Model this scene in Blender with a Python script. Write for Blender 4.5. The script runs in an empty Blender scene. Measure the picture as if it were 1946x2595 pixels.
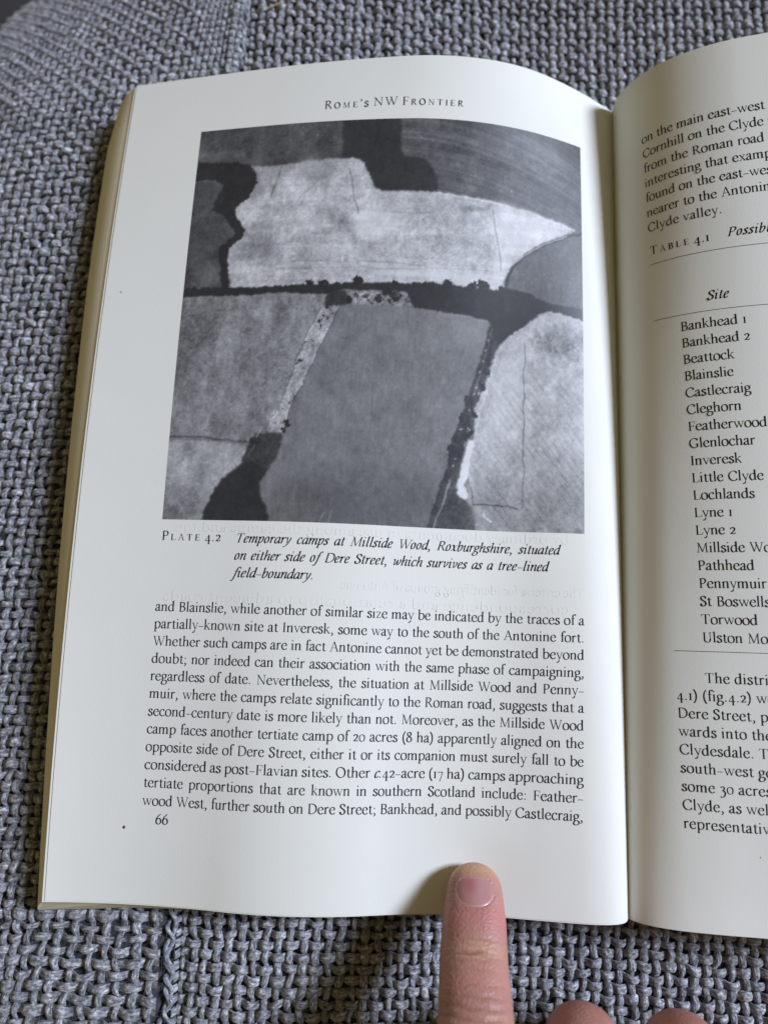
import bpy, math, random
import numpy as np
from mathutils import Vector, Matrix

sc = bpy.context.scene
col = sc.collection
MM = 0.001

# ------------------------------------------------------------------ camera, light, exposure
cam_data = bpy.data.cameras.new('camera')
cam = bpy.data.objects.new('camera', cam_data); col.objects.link(cam)
cam_data.sensor_fit = 'VERTICAL'; cam_data.sensor_height = 36.0; cam_data.sensor_width = 27.0
cam_data.lens = 1987.0/2595.0*36.0
cam_data.clip_start = 0.01; cam_data.clip_end = 20.0
CR = Matrix(((0.9973, -0.0216, 0.0696), (0.0336, 0.9838, -0.1759), (-0.0647, 0.1778, 0.9819)))
cam.matrix_world = Matrix.Translation(Vector((-51.753, -40.36, 224.737))*MM) @ CR.to_4x4()
cam_data.dof.use_dof = True
cam_data.dof.focus_distance = 0.208
cam_data.dof.aperture_fstop = 8.5
sc.camera = cam

world = bpy.data.worlds.new('World'); sc.world = world; world.use_nodes = True
bg = world.node_tree.nodes['Background']
bg.inputs[0].default_value = (1.0, 0.79, 0.38, 1); bg.inputs[1].default_value = 0.175

def area_lamp(name, az, el, dist, sx, sy, power, colour, target=(-0.04, 0.0, 0.0)):
    ld = bpy.data.lights.new(name, 'AREA'); ld.shape = 'RECTANGLE'; ld.size = sx; ld.size_y = sy
    ld.energy = power; ld.color = colour
    o = bpy.data.objects.new(name, ld); col.objects.link(o)
    d = Vector((math.cos(math.radians(el))*math.cos(math.radians(az)), math.cos(math.radians(el))*math.sin(math.radians(az)), math.sin(math.radians(el))))
    o.location = Vector(target) + d*dist
    o.rotation_euler = d.to_track_quat('Z', 'Y').to_euler()
    return o
area_lamp('window_light', 17, 36, 3.0, 0.60, 0.80, 124.0, (0.80, 0.89, 1.12))

sc.view_settings.view_transform = 'Standard'; sc.view_settings.look = 'None'
sc.view_settings.exposure = 0.0; sc.view_settings.gamma = 1.0

# ------------------------------------------------------------------ helpers
def tag(o, label=None, cat=None, group=None, kind=None):
    if label: o['label'] = label
    if cat: o['category'] = cat
    if group: o['group'] = group
    if kind: o['kind'] = kind
    return o
def empty(name, loc=(0, 0, 0)):
    o = bpy.data.objects.new(name, None); col.objects.link(o); o.location = loc; o.empty_display_size = .02
    return o
def mesh_obj(name, V, F, mat, parent=None, smooth=True, uv=None):
    """V in millimetres (n,3); F (m,k) array or list of polygons"""
    me = bpy.data.meshes.new(name)
    V = np.asarray(V, dtype=np.float32)*MM
    if isinstance(F, np.ndarray):
        F = F.astype(np.int32); k = F.shape[1]
        me.vertices.add(len(V)); me.vertices.foreach_set('co', V.ravel())
        me.loops.add(F.size); me.loops.foreach_set('vertex_index', F.ravel())
        me.polygons.add(len(F)); me.polygons.foreach_set('loop_start', np.arange(0, F.size, k, dtype=np.int32))
        me.polygons.foreach_set('loop_total', np.full(len(F), k, dtype=np.int32))
        if uv is not None:
            l = me.uv_layers.new(name='UVMap'); l.data.foreach_set('uv', np.asarray(uv, np.float32)[F.ravel()].ravel())
        me.update(calc_edges=True)
    else:
        me.from_pydata([tuple(map(float, v)) for v in V], [], [tuple(map(int, f)) for f in F]); me.update()
    me.polygons.foreach_set('use_smooth', [smooth]*len(me.polygons))
    me.materials.append(mat)
    o = bpy.data.objects.new(name, me); col.objects.link(o)
    if parent: o.parent = parent; o.matrix_parent_inverse = Matrix.Identity(4)
    return o
def mat(name, base=(.8, .8, .8), rough=.7, spec=.3):
    m = bpy.data.materials.new(name); m.use_nodes = True
    b = m.node_tree.nodes['Principled BSDF']
    b.inputs['Base Color'].default_value = (*base, 1); b.inputs['Roughness'].default_value = rough
    b.inputs['Specular IOR Level'].default_value = spec
    return m, m.node_tree, b
def node(nt, t, **kw):
    n = nt.nodes.new(t)
    for k, v in kw.items(): setattr(n, k, v)
    return n
def gridfaces(nu, nv, flip=False):
    i = np.arange(nu-1)[:, None]*nv + np.arange(nv-1)[None, :]
    f = np.stack([i, i+nv, i+nv+1, i+1], -1).reshape(-1, 4)
    return f[:, ::-1] if flip else f
rng = np.random.default_rng(7)

# ------------------------------------------------------------------ materials
def paper_material(name, base):
    m, nt, b = mat(name, base, .62, .25)
    tc = node(nt, 'ShaderNodeTexCoord')
    mp = node(nt, 'ShaderNodeMapping'); mp.inputs['Scale'].default_value = (2600, 900, 1500)
    n1 = node(nt, 'ShaderNodeTexNoise'); n1.inputs['Scale'].default_value = 1.0; n1.inputs['Detail'].default_value = 3
    n2 = node(nt, 'ShaderNodeTexNoise'); n2.inputs['Scale'].default_value = 60; n2.inputs['Detail'].default_value = 3
    bp = node(nt, 'ShaderNodeBump'); bp.inputs['Strength'].default_value = .32; bp.inputs['Distance'].default_value = .00006
    mx = node(nt, 'ShaderNodeMixRGB'); mx.inputs[1].default_value = (*base, 1); mx.inputs[2].default_value = (base[0]*.94, base[1]*.955, base[2]*.95, 1)
    nt.links.new(tc.outputs['Object'], mp.inputs[0]); nt.links.new(mp.outputs[0], n1.inputs['Vector'])
    nt.links.new(tc.outputs['Object'], n2.inputs['Vector'])
    nt.links.new(n1.outputs[0], bp.inputs['Height']); nt.links.new(bp.outputs[0], b.inputs['Normal'])
    nt.links.new(n2.outputs[0], mx.inputs[0]); nt.links.new(mx.outputs[0], b.inputs['Base Color'])
    return m
PAPER = (.785, .78, .715)
M_paper = paper_material('paper', PAPER)
M_edge, nt, b = mat('page_edges', (.85, .81, .66), .8, .1)
tc = node(nt, 'ShaderNodeTexCoord'); mp = node(nt, 'ShaderNodeMapping'); mp.inputs['Scale'].default_value = (300, 12, 5200)
n1 = node(nt, 'ShaderNodeTexNoise'); n1.inputs['Detail'].default_value = 3; n1.inputs['Scale'].default_value = 1
rp = node(nt, 'ShaderNodeValToRGB'); rp.color_ramp.elements[0].color = (.80, .75, .58, 1); rp.color_ramp.elements[1].color = (.88, .84, .69, 1)
rp.color_ramp.elements[0].position = .3; rp.color_ramp.elements[1].position = .7
nt.links.new(tc.outputs['Object'], mp.inputs[0]); nt.links.new(mp.outputs[0], n1.inputs['Vector']); nt.links.new(n1.outputs[0], rp.inputs[0]); nt.links.new(rp.outputs[0], b.inputs['Base Color'])
M_cover, _, _ = mat('cover_card', (.30, .06, .05), .4, .4)
M_ink, _, _ = mat('printing_ink', (.010, .011, .014), .85, .12)
M_ghost, _, _ = mat('show_through_ink', (PAPER[0]*.980, PAPER[1]*.986, PAPER[2]*.995), .62, .25)
M_plate, nt, b = mat('printed_halftone', (.2, .2, .2), .42, .45)
at = node(nt, 'ShaderNodeVertexColor', layer_name='tone'); nt.links.new(at.outputs[0], b.inputs['Base Color'])

def yarn_material(name, dark, light):
    m, nt, b = mat(name, light, .85, .15)
    try:
        b.inputs['Sheen Weight'].default_value = .45; b.inputs['Sheen Roughness'].default_value = .4
    except KeyError: pass
    uv = node(nt, 'ShaderNodeUVMap', uv_map='UVMap')
    mp = node(nt, 'ShaderNodeMapping'); mp.inputs['Scale'].default_value = (.8, 2.2, 1)     # strands run along the yarn
    mp.inputs['Rotation'].default_value = (0, 0, .12)
    n1 = node(nt, 'ShaderNodeTexNoise'); n1.inputs['Scale'].default_value = 1.0; n1.inputs['Detail'].default_value = 5; n1.inputs['Roughness'].default_value = .65
    n2 = node(nt, 'ShaderNodeTexNoise'); n2.inputs['Scale'].default_value = .35; n2.inputs['Detail'].default_value = 2
    nt.links.new(uv.outputs[0], mp.inputs[0]); nt.links.new(mp.outputs[0], n1.inputs['Vector']); nt.links.new(uv.outputs[0], n2.inputs['Vector'])
    rp = node(nt, 'ShaderNodeValToRGB'); e = rp.color_ramp.elements
    e[0].position = .34; e[0].color = (*dark, 1); e[1].position = .74; e[1].color = (*[min(1, c*3.1) for c in light], 1)
    k = e.new(.53); k.color = (*light, 1)
    nt.links.new(n1.outputs[0], rp.inputs[0])
    hs = node(nt, 'ShaderNodeHueSaturation'); ma = node(nt, 'ShaderNodeMapRange'); ma.inputs[1].default_value = .3; ma.inputs[2].default_value = .7
    ma.inputs[3].default_value = .72; ma.inputs[4].default_value = 1.25
    nt.links.new(n2.outputs[0], ma.inputs[0]); nt.links.new(ma.outputs[0], hs.inputs['Value']); nt.links.new(rp.outputs[0], hs.inputs['Color'])
    nt.links.new(hs.outputs[0], b.inputs['Base Color'])
    bp = node(nt, 'ShaderNodeBump'); bp.inputs['Strength'].default_value = 1.0; bp.inputs['Distance'].default_value = .0006
    nt.links.new(n1.outputs[0], bp.inputs['Height']); nt.links.new(bp.outputs[0], b.inputs['Normal'])
    return m
M_yarn = yarn_material('woven_yarn', (.065, .068, .082), (.35, .352, .378))
M_core, _, _ = mat('cushion_lining', (.06, .063, .08), .95, .05)
M_seam = yarn_material('seam_yarn', (.065, .068, .085), (.30, .31, .35))

# ------------------------------------------------------------------ the open pages as curved surfaces (millimetres)
SK = np.array([0, 4, 9, 16, 28, 45, 70, 110, 170.])
ANG = [[0.6975, 0.6742, 0.6844, 0.61, 0.539, 0.2492, -0.0493, -0.139, -0.1641], [1.2565, 0.8948, 0.5012, 0.1518, 0.0167, 0.1831, 0.1782, -0.0521, 0.0234], [1.4147, 0.6334, 0.1287, -0.0712, -0.0754, 0.0132, 0.3383, -0.1578, 0.2809],
       [1.7424, 1.5596, 1.191, 0.9645, 0.553, 0.2464, 0.1714, 0.0787, -0.0243], [1.4557, 1.1887, 0.8744, 0.5048, 0.3188, 0.1538, 0.1102, 0.0639, -0.0001], [1.1562, 0.7155, 0.3673, 0.1616, 0.0482, 0.0958, 0.0879, 0.0619, 0.0149]]
def _prof(ang):
    s = np.linspace(0, 170, 171); a = np.interp(s, SK, ang)
    k = np.array([1, 2, 3, 2, 1])/9.; a = np.convolve(np.concatenate([[a[0]]*2, a, [a[-1]]*2]), k, 'valid')
    am = (a[1:]+a[:-1])/2
    return s, np.concatenate([[0], np.cumsum(np.cos(am))]), np.concatenate([[0], np.cumsum(np.sin(am))])
PR = [_prof(a) for a in ANG]
def S(side, u, v, h=0.0):
    """point of the page surface at distance u from the fold and height v up the page, lifted h along the normal"""
    u = np.asarray(u, float); v = np.asarray(v, float); u, v = np.broadcast_arrays(u, v)
    P = PR[:3] if side == 'L' else PR[3:]
    t = np.clip((v-10)/120, -1.15, 1.15); W = (t*(t+1)/2, 1-t*t, t*(t-1)/2)
    def ev(uu):
        x = sum(w*np.interp(uu, p[0], p[1]) for w, p in zip(W, P)); z = sum(w*np.interp(uu, p[0], p[2]) for w, p in zip(W, P))
        # beyond the sampled range, carry on straight
        return x, z
    x, z = ev(u)
    if side == 'L': z = z - 1.1*np.exp(-((u-42.5)**2+(v+98.5)**2)/95.0)      # the paper gives under the fingertip
    x2, z2 = ev(u+.5); x1, z1 = ev(np.maximum(u-.5, 0))
    tx, tz = x2-x1, z2-z1; L = np.hypot(tx, tz)+1e-9
    h = np.broadcast_to(h, u.shape)
    x = x - h*tz/L; z = z + h*tx/L
    if side == 'L': x = -x
    return np.stack([x, v, z], -1)
VB, VT, WP = -106.87, 129.36, 155.17
UR, WT = 15.395, 115.98
PITCH = 4.6
V12 = -82.0

book = empty('book', (0, 0, 0))
tag(book, 'open paperback book at page 66 with a black and white aerial photograph', 'book')

def page_sheet(name, side, wp, h=0.0, dv=(0, 0), m=None, parent=None, thick=.11):
    us = np.concatenate([np.arange(0, math.floor(wp)+.001, 1.0), [wp]]); vs = np.linspace(VB+dv[0], VT+dv[1], 121)
    U, Vv = np.meshgrid(us, vs, indexing='ij')
    top = S(side, U, Vv, h).reshape(-1, 3); bot = S(side, U, Vv, h-thick).reshape(-1, 3)
    nu, nv = U.shape; n = nu*nv
    fl = side == 'L'
    F = [gridfaces(nu, nv, fl), gridfaces(nu, nv, not fl)+n]
    VV = [top, bot]; off = 2*n; T3 = top.reshape(nu, nv, 3); B3 = bot.reshape(nu, nv, 3)
    for ta, ba, rev in ((T3[-1], B3[-1], not fl), (T3[:, 0], B3[:, 0], fl), (T3[:, -1], B3[:, -1], not fl)):   # cut edges with their own corners
        k = len(ta); i = np.arange(k-1)+off; q = np.stack([i, i+1, i+1+k, i+k], -1); F.append(q[:, ::-1] if rev else q); VV += [ta, ba]; off += 2*k
    return mesh_obj(name, np.concatenate(VV), np.concatenate(F), m or M_paper, parent, True)

page_left = page_sheet('page', 'L', WP, 0, parent=book)
page_left['label'] = 'left page with the aerial photograph, page 66'
page_right = page_sheet('page', 'R', WP, 0, parent=book)
page_right['label'] = 'right page with the start of a table, in dimmer light'
under = page_sheet('under_page', 'L', WP+.75, -.22, (-.35, -.3), parent=book)

# page blocks: everything under the open leaf, fanned out at the fore-edge
def block_left():
    nv = 60; vs = np.linspace(0, 1, nv); us = np.concatenate([np.linspace(0, 150, 76), [153, WP-.1]]); K = 10
    V = []; nu = len(us)
    for i, t in enumerate(vs):
        v = VB+.3 + t*(VT-VB-.6)
        thick = 6 + 4*t
        spl = np.interp(v, [-107, -20, 68, 115, 130], [4.6, 7.8, 10.6, 11.4, 10.2])
        vout = 4.6*(1-t)**6                                   # lower leaves slip out at the tail
        top = S('L', us, np.full(nu, v), -.36)
        side = []
        for k in range(1, K+1):
            s = k/K
            p = S('L', WP-.1, v, -.36)
            r = np.array([p[0]-spl*(1-(1-s)**1.5)*.98, p[1]-vout*s, p[2]-thick*(s**1.25)])
            if t > .9: r[1] -= (t-.9)*10*(2.5*s+3.5*s**3)             # rounded, worn corner of the lower leaves
            side.append(r)
        bott = S('L', us[::-1], np.full(nu, v), -.36).copy(); bott[:, 2] -= thick; bott[:, 1] -= vout*np.clip(us[::-1]/WP, 0, 1)**2
        bott[:, 0] -= spl*.98*np.clip((us[::-1]-60)/95, 0, 1)
        V.append(np.concatenate([top, side, bott]))
    V = np.array(V); nr = V.shape[1]
    F = []
    idx = np.arange(nv)[:, None]*nr + np.arange(nr)[None, :]
    a = idx[:-1]; b_ = idx[1:]
    q = np.stack([a, np.roll(a, -1, 1), np.roll(b_, -1, 1), b_], -1).reshape(-1, 4)
    return V.reshape(-1, 3), [list(x) for x in q] + [list(idx[0][::-1]), list(idx[-1])], nu, K
V, F, nu, K = block_left()
bl = mesh_obj('page_block', V, F, M_edge, book, False); bl['label'] = 'leaves under the left page, fanned out at the fore-edge'
def block_right():
    nv = 60; us = np.linspace(0, WP-.4, 80); V = []
    for v in np.linspace(VB+.3, VT-.3, nv):
        top = S('R', us, np.full(80, v), -.36)
        zb = -7.5
        bott = top[::-1].copy(); bott[:, 2] = np.minimum(zb, bott[:, 2]-1)
        bott[:, 0] += .0
        V.append(np.concatenate([top, bott]))
    V = np.array(V); nr = V.shape[1]; idx = np.arange(nv)[:, None]*nr + np.arange(nr)[None, :]
    a = idx[:-1]; b_ = idx[1:]
    q = np.stack([a, b_, np.roll(b_, -1, 1), np.roll(a, -1, 1)], -1).reshape(-1, 4)
    return V.reshape(-1, 3), [list(x) for x in q] + [list(idx[0]), list(idx[-1][::-1])]
V, F = block_right()
br = mesh_obj('page_block', V, F, M_edge, book, False); br['label'] = 'leaves under the right page'
# card cover under the leaves
def cover():
    xs = np.concatenate([np.linspace(-150, -2, 60), np.linspace(0, 156, 40)]); vs = np.linspace(VB+1.2, VT-1.2, 50); V = []
    for x in xs:
        for v in vs:
            if x < 0:
                p = S('L', -x, v); t = (v-VB)/(VT-VB); V.append((p[0], v, p[2]-(6+4*t)-.75))
            else: V.append((x, v, -8.3))
    V = np.array(V); n = len(V); B = V.copy(); B[:, 2] -= .3
    f = gridfaces(len(xs), 50)
    return np.concatenate([V, B]), np.concatenate([f, f[:, ::-1]+n])
V, F = cover()
mesh_obj('cover', V, F, M_cover, book, True)
# ------------------------------------------------------------------ an old-style book face drawn with a pen model
# V x y0 y1 flags: stem (f foot serif, h head flag, s head slab serif, d thin)   C w pts: smooth pen curve   L w pts: straight line of width w
# H x0 x1 y: hairline   D x y r: dot   P pts: polygon
T_, t_ = 1.95, 1.0
ROM = {
'a': (8.4, 'C 1 1.5 7.9 2.3 9.4 4 10.1 5.7 9.3 6 7.4;V 6 1.6 7.6;C .9 6 1.9 6.5 .4 7.4 .2 8.4 .9;C 1 6 6 3.4 5.1 1.4 3.6 1.2 1.6 2.6 .2 4.4 .6 6 1.9;D 1.7 7.8 .8'),
'b': (10.3, 'V 2.1 .6 16 h;C 1 2.3 7.6 4.2 9.6 6.7 9.8 8.9 7.8 9.2 4.8 8 1.6 5.4 -.1 3.3 .3 2 1.4'),
'c': (8.5, 'C 1 7.5 8.3 6.5 9.7 4.8 10.1 2.4 8.9 1.2 6.3 1.1 4.3 2.1 1.6 4.6 0 6.6 .4 8.1 1.9;D 7.1 8.2 .85'),
'd': (10.3, 'C 1 7.7 8.6 6 9.9 4 9.7 1.9 8 1.1 5 1.7 2 3.7 .1 5.7 .4 7.7 2.1;V 7.9 .4 16 h;P 7.9 0 9.9 .3 9.9 .8 8.4 1.4'),
'e': (8.8, 'L .6 1.5 5.8 7.6 5.9;C 1 7.5 5.9 7.3 8.5 5.2 10 2.7 9.1 1.2 6.5 1.1 4.3 2.3 1.5 4.8 0 6.9 .7 8.2 2.2'),
'f': (5.7, 'V 2.9 0 12.5 f;C 1.1 2.9 12 3.2 14.4 4.5 15.9 6.1 16 7 15.1;D 6.8 15 .85;H .7 6 9.6'),
'g': (9.0, 'C 1 4.3 9.9 2 9.1 1.4 6.8 2.3 4.4 4.5 3.7 6.6 4.7 7.2 6.9 6.4 9.1 4.3 9.9;L .8 6.5 9 9.1 9.7;C .9 3 4 1.7 2.7 2.3 1.4 4.5 1 7.2 .5 8.5 -1.2 7.9 -3.8 5 -5.5 2.1 -5.1 .9 -3.4 1.6 -1.4 3 .8'),
'h': (10.4, 'V 2.1 0 16 hf;C 1 2.3 7.3 4 9.1 6 9.8 7.6 8.8 7.9 6.4;V 7.9 0 6.8 f'),
'i': (4.9, 'V 2.3 0 10 hf;D 2.2 14.2 1.0'),
'j': (4.9, 'V 2.5 -2 10 h;C 1 2.5 -1.8 2.2 -4 .8 -5.4 -.6 -5.2;D 2.3 14.2 1'),
'k': (10.0, 'V 2.1 0 16 hf;L .6 2.8 4.6 7.3 9.4;H 5.6 9.1 9.7;L 1.4 4.2 5.9 8.4 .5;H 6.8 10.1 .3'),
'l': (4.9, 'V 2.3 0 16 hf'),
'm': (15.9, 'V 2.1 0 10 hf;C 1 2.3 7.3 4 9.1 5.8 9.8 7.3 8.8 7.6 6.4;V 7.7 0 6.8 f;C 1 7.9 7.3 9.6 9.1 11.4 9.8 12.9 8.8 13.2 6.4;V 13.3 0 6.8 f'),
'n': (10.4, 'V 2.1 0 10 hf;C 1 2.3 7.3 4 9.1 6 9.8 7.6 8.8 7.9 6.4;V 7.9 0 6.8 f'),
'o': (9.8, 'C 1 4.9 10.1 1.9 8.7 1 5 1.9 1.3 4.9 -.1 7.9 1.3 8.8 5 7.9 8.7 4.9 10.1'),
'p': (10.4, 'V 2.2 -5.5 10 hf;C 1 2.4 7.8 4.3 9.7 6.7 9.8 9 7.8 9.3 4.8 8.1 1.5 5.6 0 3.6 .3 2.3 1.4'),
'q': (10.3, 'C 1 7.7 8.6 6 9.9 4 9.7 1.9 8 1.1 5 1.7 2 3.7 .1 5.7 .4 7.7 2.1;V 7.9 -5.5 9.6 f'),
'r': (7.1, 'V 2.1 0 10 hf;C 1 2.4 7.2 3.6 9 5 9.9 6.4 9.5;D 6.1 9.1 .9'),
's': (7.5, 'C 1.1 6.2 7.7 5.7 9.3 4.1 10 2.2 9.4 1.8 7.6 3 6.1 5 4.9 6.3 3.4 6.2 1.3 4.5 0 2.7 .1 1.4 1.4 1.2 2.8'),
't': (6.3, 'P 2.2 12.4 3.6 12.4 3.7 9.4 2.2 9.4;V 2.9 2.4 12;C 1 2.9 3 3.3 .8 4.7 .1 6.3 1;H .7 6.1 9.6;P .7 9.4 2.2 9.4 3.4 12.6'),
'u': (10.4, 'V 2.2 2.6 10 h;C 1 2.2 3 2.7 .9 4.4 .1 6.1 .6 7.8 2.3;V 7.9 .3 10 h;P 7.9 0 10 .3 10 .8 8.4 1.4'),
'v': (9.4, 'L 1.4 1.5 9.7 5 .3;L .6 8.2 9.7 5 .3;H 0 3.3 9.7;H 6.4 9.7 9.7'),
'w': (14.3, 'L 1.4 1.5 9.7 4.7 .3;L .6 7.6 9.4 4.7 .3;L 1.4 7.1 9.7 10.2 .3;L .6 13.1 9.7 10.2 .3;H 0 3.2 9.7;H 5.6 8.8 9.7;H 11.4 14.5 9.7'),
'x': (9.4, 'L 1.4 1.6 9.6 7.9 .4;L .6 7.7 9.6 1.6 .4;H .2 3.6 9.7;H 6 9.2 9.7;H 0 3.2 .3;H 6.2 9.6 .3'),
'y': (9.3, 'L 1.4 1.4 9.7 5.1 .5;L .7 8.3 9.7 4 -2.9;C 1 4.3 -2.2 3.2 -4.6 1.6 -5.2;H 0 3.2 9.7;H 6.5 9.7 9.7;D 1.5 -4.8 .85'),
'z': (8.4, 'L .8 1.1 9.5 7.4 9.5;L 1.2 7.1 9.4 1.5 .5;L .8 1.1 .4 7.6 .4;L .6 1.1 9.6 1 7.4;L .6 7.6 .4 7.8 2.6'),
'A': (13.4, 'L .75 2 .3 6.6 14.6;L 1.6 6.7 14.9 11.7 .3;L .7 3.6 5.3 9.8 5.3;H 0 4 .3;H 9.3 13.6 .3'),
'B': (11.4, 'V 3 0 14.5 fs;C 1 3 14.2 6 14.3 8.6 13.2 8.7 9.8 6.4 7.9 3.2 7.7;C 1 5 7.7 8.4 7.1 10 4.3 8.6 1 5.6 .2 3 .3'),
'C': (13, 'C 1 11.8 11 10.6 13.5 7.8 14.8 3.9 13.3 1.6 9.9 1.4 5.5 3.6 1.5 7.3 -.2 10.4 .6 12.2 3;L .6 11.8 10.6 11.9 14.4;L .6 12.2 3.2 12.2 .8'),
'D': (14.2, 'V 3 0 14.5 fs;C 1 3 14.2 7 14.3 10.9 12.5 12.7 8.4 12.1 3.9 9 .8 5.8 .2 3 .3'),
'E': (11.3, 'V 3 0 14.5 fs;L .65 3 14.2 9.6 14.2;L .6 9.6 14.4 9.9 11.6;L .65 3 7.5 7.8 7.5;L .6 7.9 9.2 7.9 5.8;L .7 3 .3 10.2 .3;L .6 10.2 .2 10.8 3.4'),
'F': (10.6, 'V 3 0 14.5 fs;L .65 3 14.2 9.6 14.2;L .6 9.6 14.4 9.9 11.4;L .65 3 7.3 7.8 7.3;L .6 7.9 9 7.9 5.6'),
'G': (14, 'C 1 12 11.2 10.6 13.6 7.8 14.8 3.9 13.3 1.6 9.9 1.4 5.5 3.6 1.5 7.5 -.2 11.6 1;L .6 12 10.8 12.1 14.4;V 11.6 .8 5.8;H 9.3 13.7 6'),
'H': (15, 'V 3 0 14.5 fs;V 11.9 0 14.5 fs;L .65 3 7.6 11.9 7.6'),
'I': (6.1, 'V 3 0 14.5 fs'),
'J': (6.1, 'V 3.2 -1 14.5 s;C 1 3.2 -.8 2.8 -3 .8 -4'),
'K': (13.4, 'V 3 0 14.5 fs;L .65 3.4 7 10.2 14.2;L 1.5 5.3 8.6 11.3 .4;H 8.2 12 14.2;H 9.4 13.6 .3'),
'L': (11, 'V 3 0 14.5 fs;L .7 3 .3 9.9 .3;L .6 9.9 .2 10.7 3.8'),
'M': (17, 'L .7 2.6 .3 3.2 14.3;L 1.5 3.2 14.4 8.4 .6;L .7 8.4 .6 13.4 14.3;L 1.5 13.5 14.4 14.1 .3;H .8 4.5 .3;H 12.1 16.2 .3;H 1.2 3.6 14.2;H 13.3 15.7 14.2'),
'N': (14.6, 'L .7 2.8 .3 2.8 14;L 1.5 2.4 14.3 11.9 .3;L .7 11.9 .3 11.9 14.2;H 1 4.8 .3;H 9.9 13.7 14.2;H .8 3 14.2'),
'O': (14.6, 'C 1.05 7.3 14.8 3 13.1 1.4 8.8 2 4.2 5.2 .4 9 .1 12.2 2.6 13.2 7.2 11.6 12.4 7.3 14.8'),
'P': (11, 'V 3 0 14.5 fs;C 1 3 14.2 6 14.3 8.8 13.1 9.4 10.4 7.9 7.6 5 6.6 3.2 7'),
'Q': (14.6, 'C 1.05 7.3 14.8 3 13.1 1.4 8.8 2 4.2 5.2 .4 9 .1 12.2 2.6 13.2 7.2 11.6 12.4 7.3 14.8;L 1.3 7 0 14 -3.6'),
'R': (12.8, 'V 3 0 14.5 fs;C 1 3 14.2 6 14.3 8.7 13.1 9.1 10.6 7.4 8.1 3.2 7.4;L 1.5 6.2 7.6 11 .6;H 9.8 13 .3'),
'S': (9.4, 'C 1.15 8 11.2 7.2 13.7 4.8 14.7 2.2 13.4 1.9 10.8 3.8 8.6 6.4 6.8 8 4.6 7.6 1.6 5 -.1 2.6 .5 1.2 3.6;L .6 8.1 10.8 8.1 14.2;L .6 1.2 4 1.1 .4'),
'T': (12.6, 'V 6.3 0 14.5 f;L .7 1.1 14.2 11.5 14.2;L .6 1.2 14.4 .7 11.4;L .6 11.4 14.4 11.9 11.4'),
'U': (13.8, 'V 3.1 4.5 14.5 s;C 1 3.1 5 3.6 1.4 6.8 -.1 10 1.2 11 5;L .7 11 4.6 11 14.2;H 9.2 12.9 14.2'),
'V': (13, 'L 1.6 1.9 14.3 6.8 .2;L .7 11.4 14.3 6.8 .2;H 0 4 14.2;H 9.4 13 14.2'),
'W': (18.6, 'L 1.5 1.9 14.3 6.2 .2;L .7 9.6 13.4 6.2 .2;L 1.5 8.4 14.3 13 .2;L .7 17.1 14.3 13 .2;H .2 3.9 14.2;H 6.8 10.4 14.2;H 15.2 18.8 14.2'),
'Y': (12, 'L 1.5 1.8 14.2 6.1 7.2;L .7 10.4 14.2 6.1 7.2;V 6.1 0 7.4 f;H 0 3.6 14.2;H 8.6 12.2 14.2'),
'0': (9.6, 'C .8 4.8 10 2 8.7 1.1 5 2 1.3 4.8 0 7.6 1.3 8.5 5 7.6 8.7 4.8 10'),
'1': (6, 'V 3 0 10 fs'),
'2': (8.4, 'C 1.1 1.3 7.6 2.5 9.6 4.6 10 6.6 8.6 6.5 6.2 4.4 3.4 1.4 .6;L 1.2 1.3 .7 7.4 .7;L .6 7.3 .4 7.9 2.6'),
'3': (8.2, 'C 1 1.4 8.2 3 9.9 5.2 9.6 6.2 7.6 5.2 5.4 3.2 4.2;C 1 3.2 4.4 6 3.6 7.2 .8 6.2 -3 3.4 -5.1 1.2 -4.6;D 1.4 -4.3 .7'),
'4': (9.6, 'L .7 1.1 1.2 6.4 9.9;L 1.1 1 .9 9.2 .9;V 6.4 -4.6 9.6 f'),
'5': (8.2, 'L 1.2 2.6 9.6 7.2 9.9;L .6 2.6 9.6 2.2 4.2;C 1 2.2 4 5.2 4.3 7 1.6 6.2 -2.6 3.6 -4.9 1.2 -4.5'),
'6': (9.4, 'C 1 7.6 14.9 4.8 12.6 2.4 9.2 1.3 5.2 2 1.5 4.7 0 7.4 1.4 8.3 4.6 7.2 7.7 5 8.6 2.6 7.4 1.6 5.2'),
'7': (8.4, 'L 1.2 1.3 9.3 7.6 9.3;L 1 7.5 9.3 3.4 -4.8;L .6 1.4 9.8 1 7.4'),
'8': (9.4, 'C 1 4.7 14.7 2.4 13.6 2 11.4 3.7 9 6.2 7.2 8 4.8 7.6 1.6 4.7 0 1.9 1.4 1.4 4.4 3 7.2 5.8 9 7.2 11.6 6.6 13.9 4.7 14.7'),
'9': (9.4, 'C 1 1.8 -4.9 4.6 -2.6 7 .8 8.1 4.8 7.4 8.5 4.7 10 2 8.6 1.1 5.4 2.2 2.3 4.4 1.4 6.8 2.6 7.8 4.8'),
'.': (4.6, 'D 2.2 .9 1.05'), ',': (4.8, 'D 2.3 .8 1.1;C .9 3.2 .6 3 -1.4 1.2 -3.4'),
':': (5.0, 'D 2.5 .9 1.0;D 2.5 8.3 1.0'), ';': (5.0, 'D 2.5 8.3 1.0;D 2.5 .8 1.1;C .9 3.4 .6 3.2 -1.4 1.4 -3.4'),
'-': (8.2, 'L 1.0 .6 4.4 7.6 4.4'), '\'': (4, 'D 1.9 14 1.05;C .9 2.7 13.8 2.6 12.2 1.2 10.6'),
'(': (6, 'C 1 5.4 16 2.9 12 2 6.4 2.9 .2 5.4 -4'), ')': (6, 'C 1 .6 16 3.1 12 4 6.4 3.1 .2 .6 -4'),
}
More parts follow.
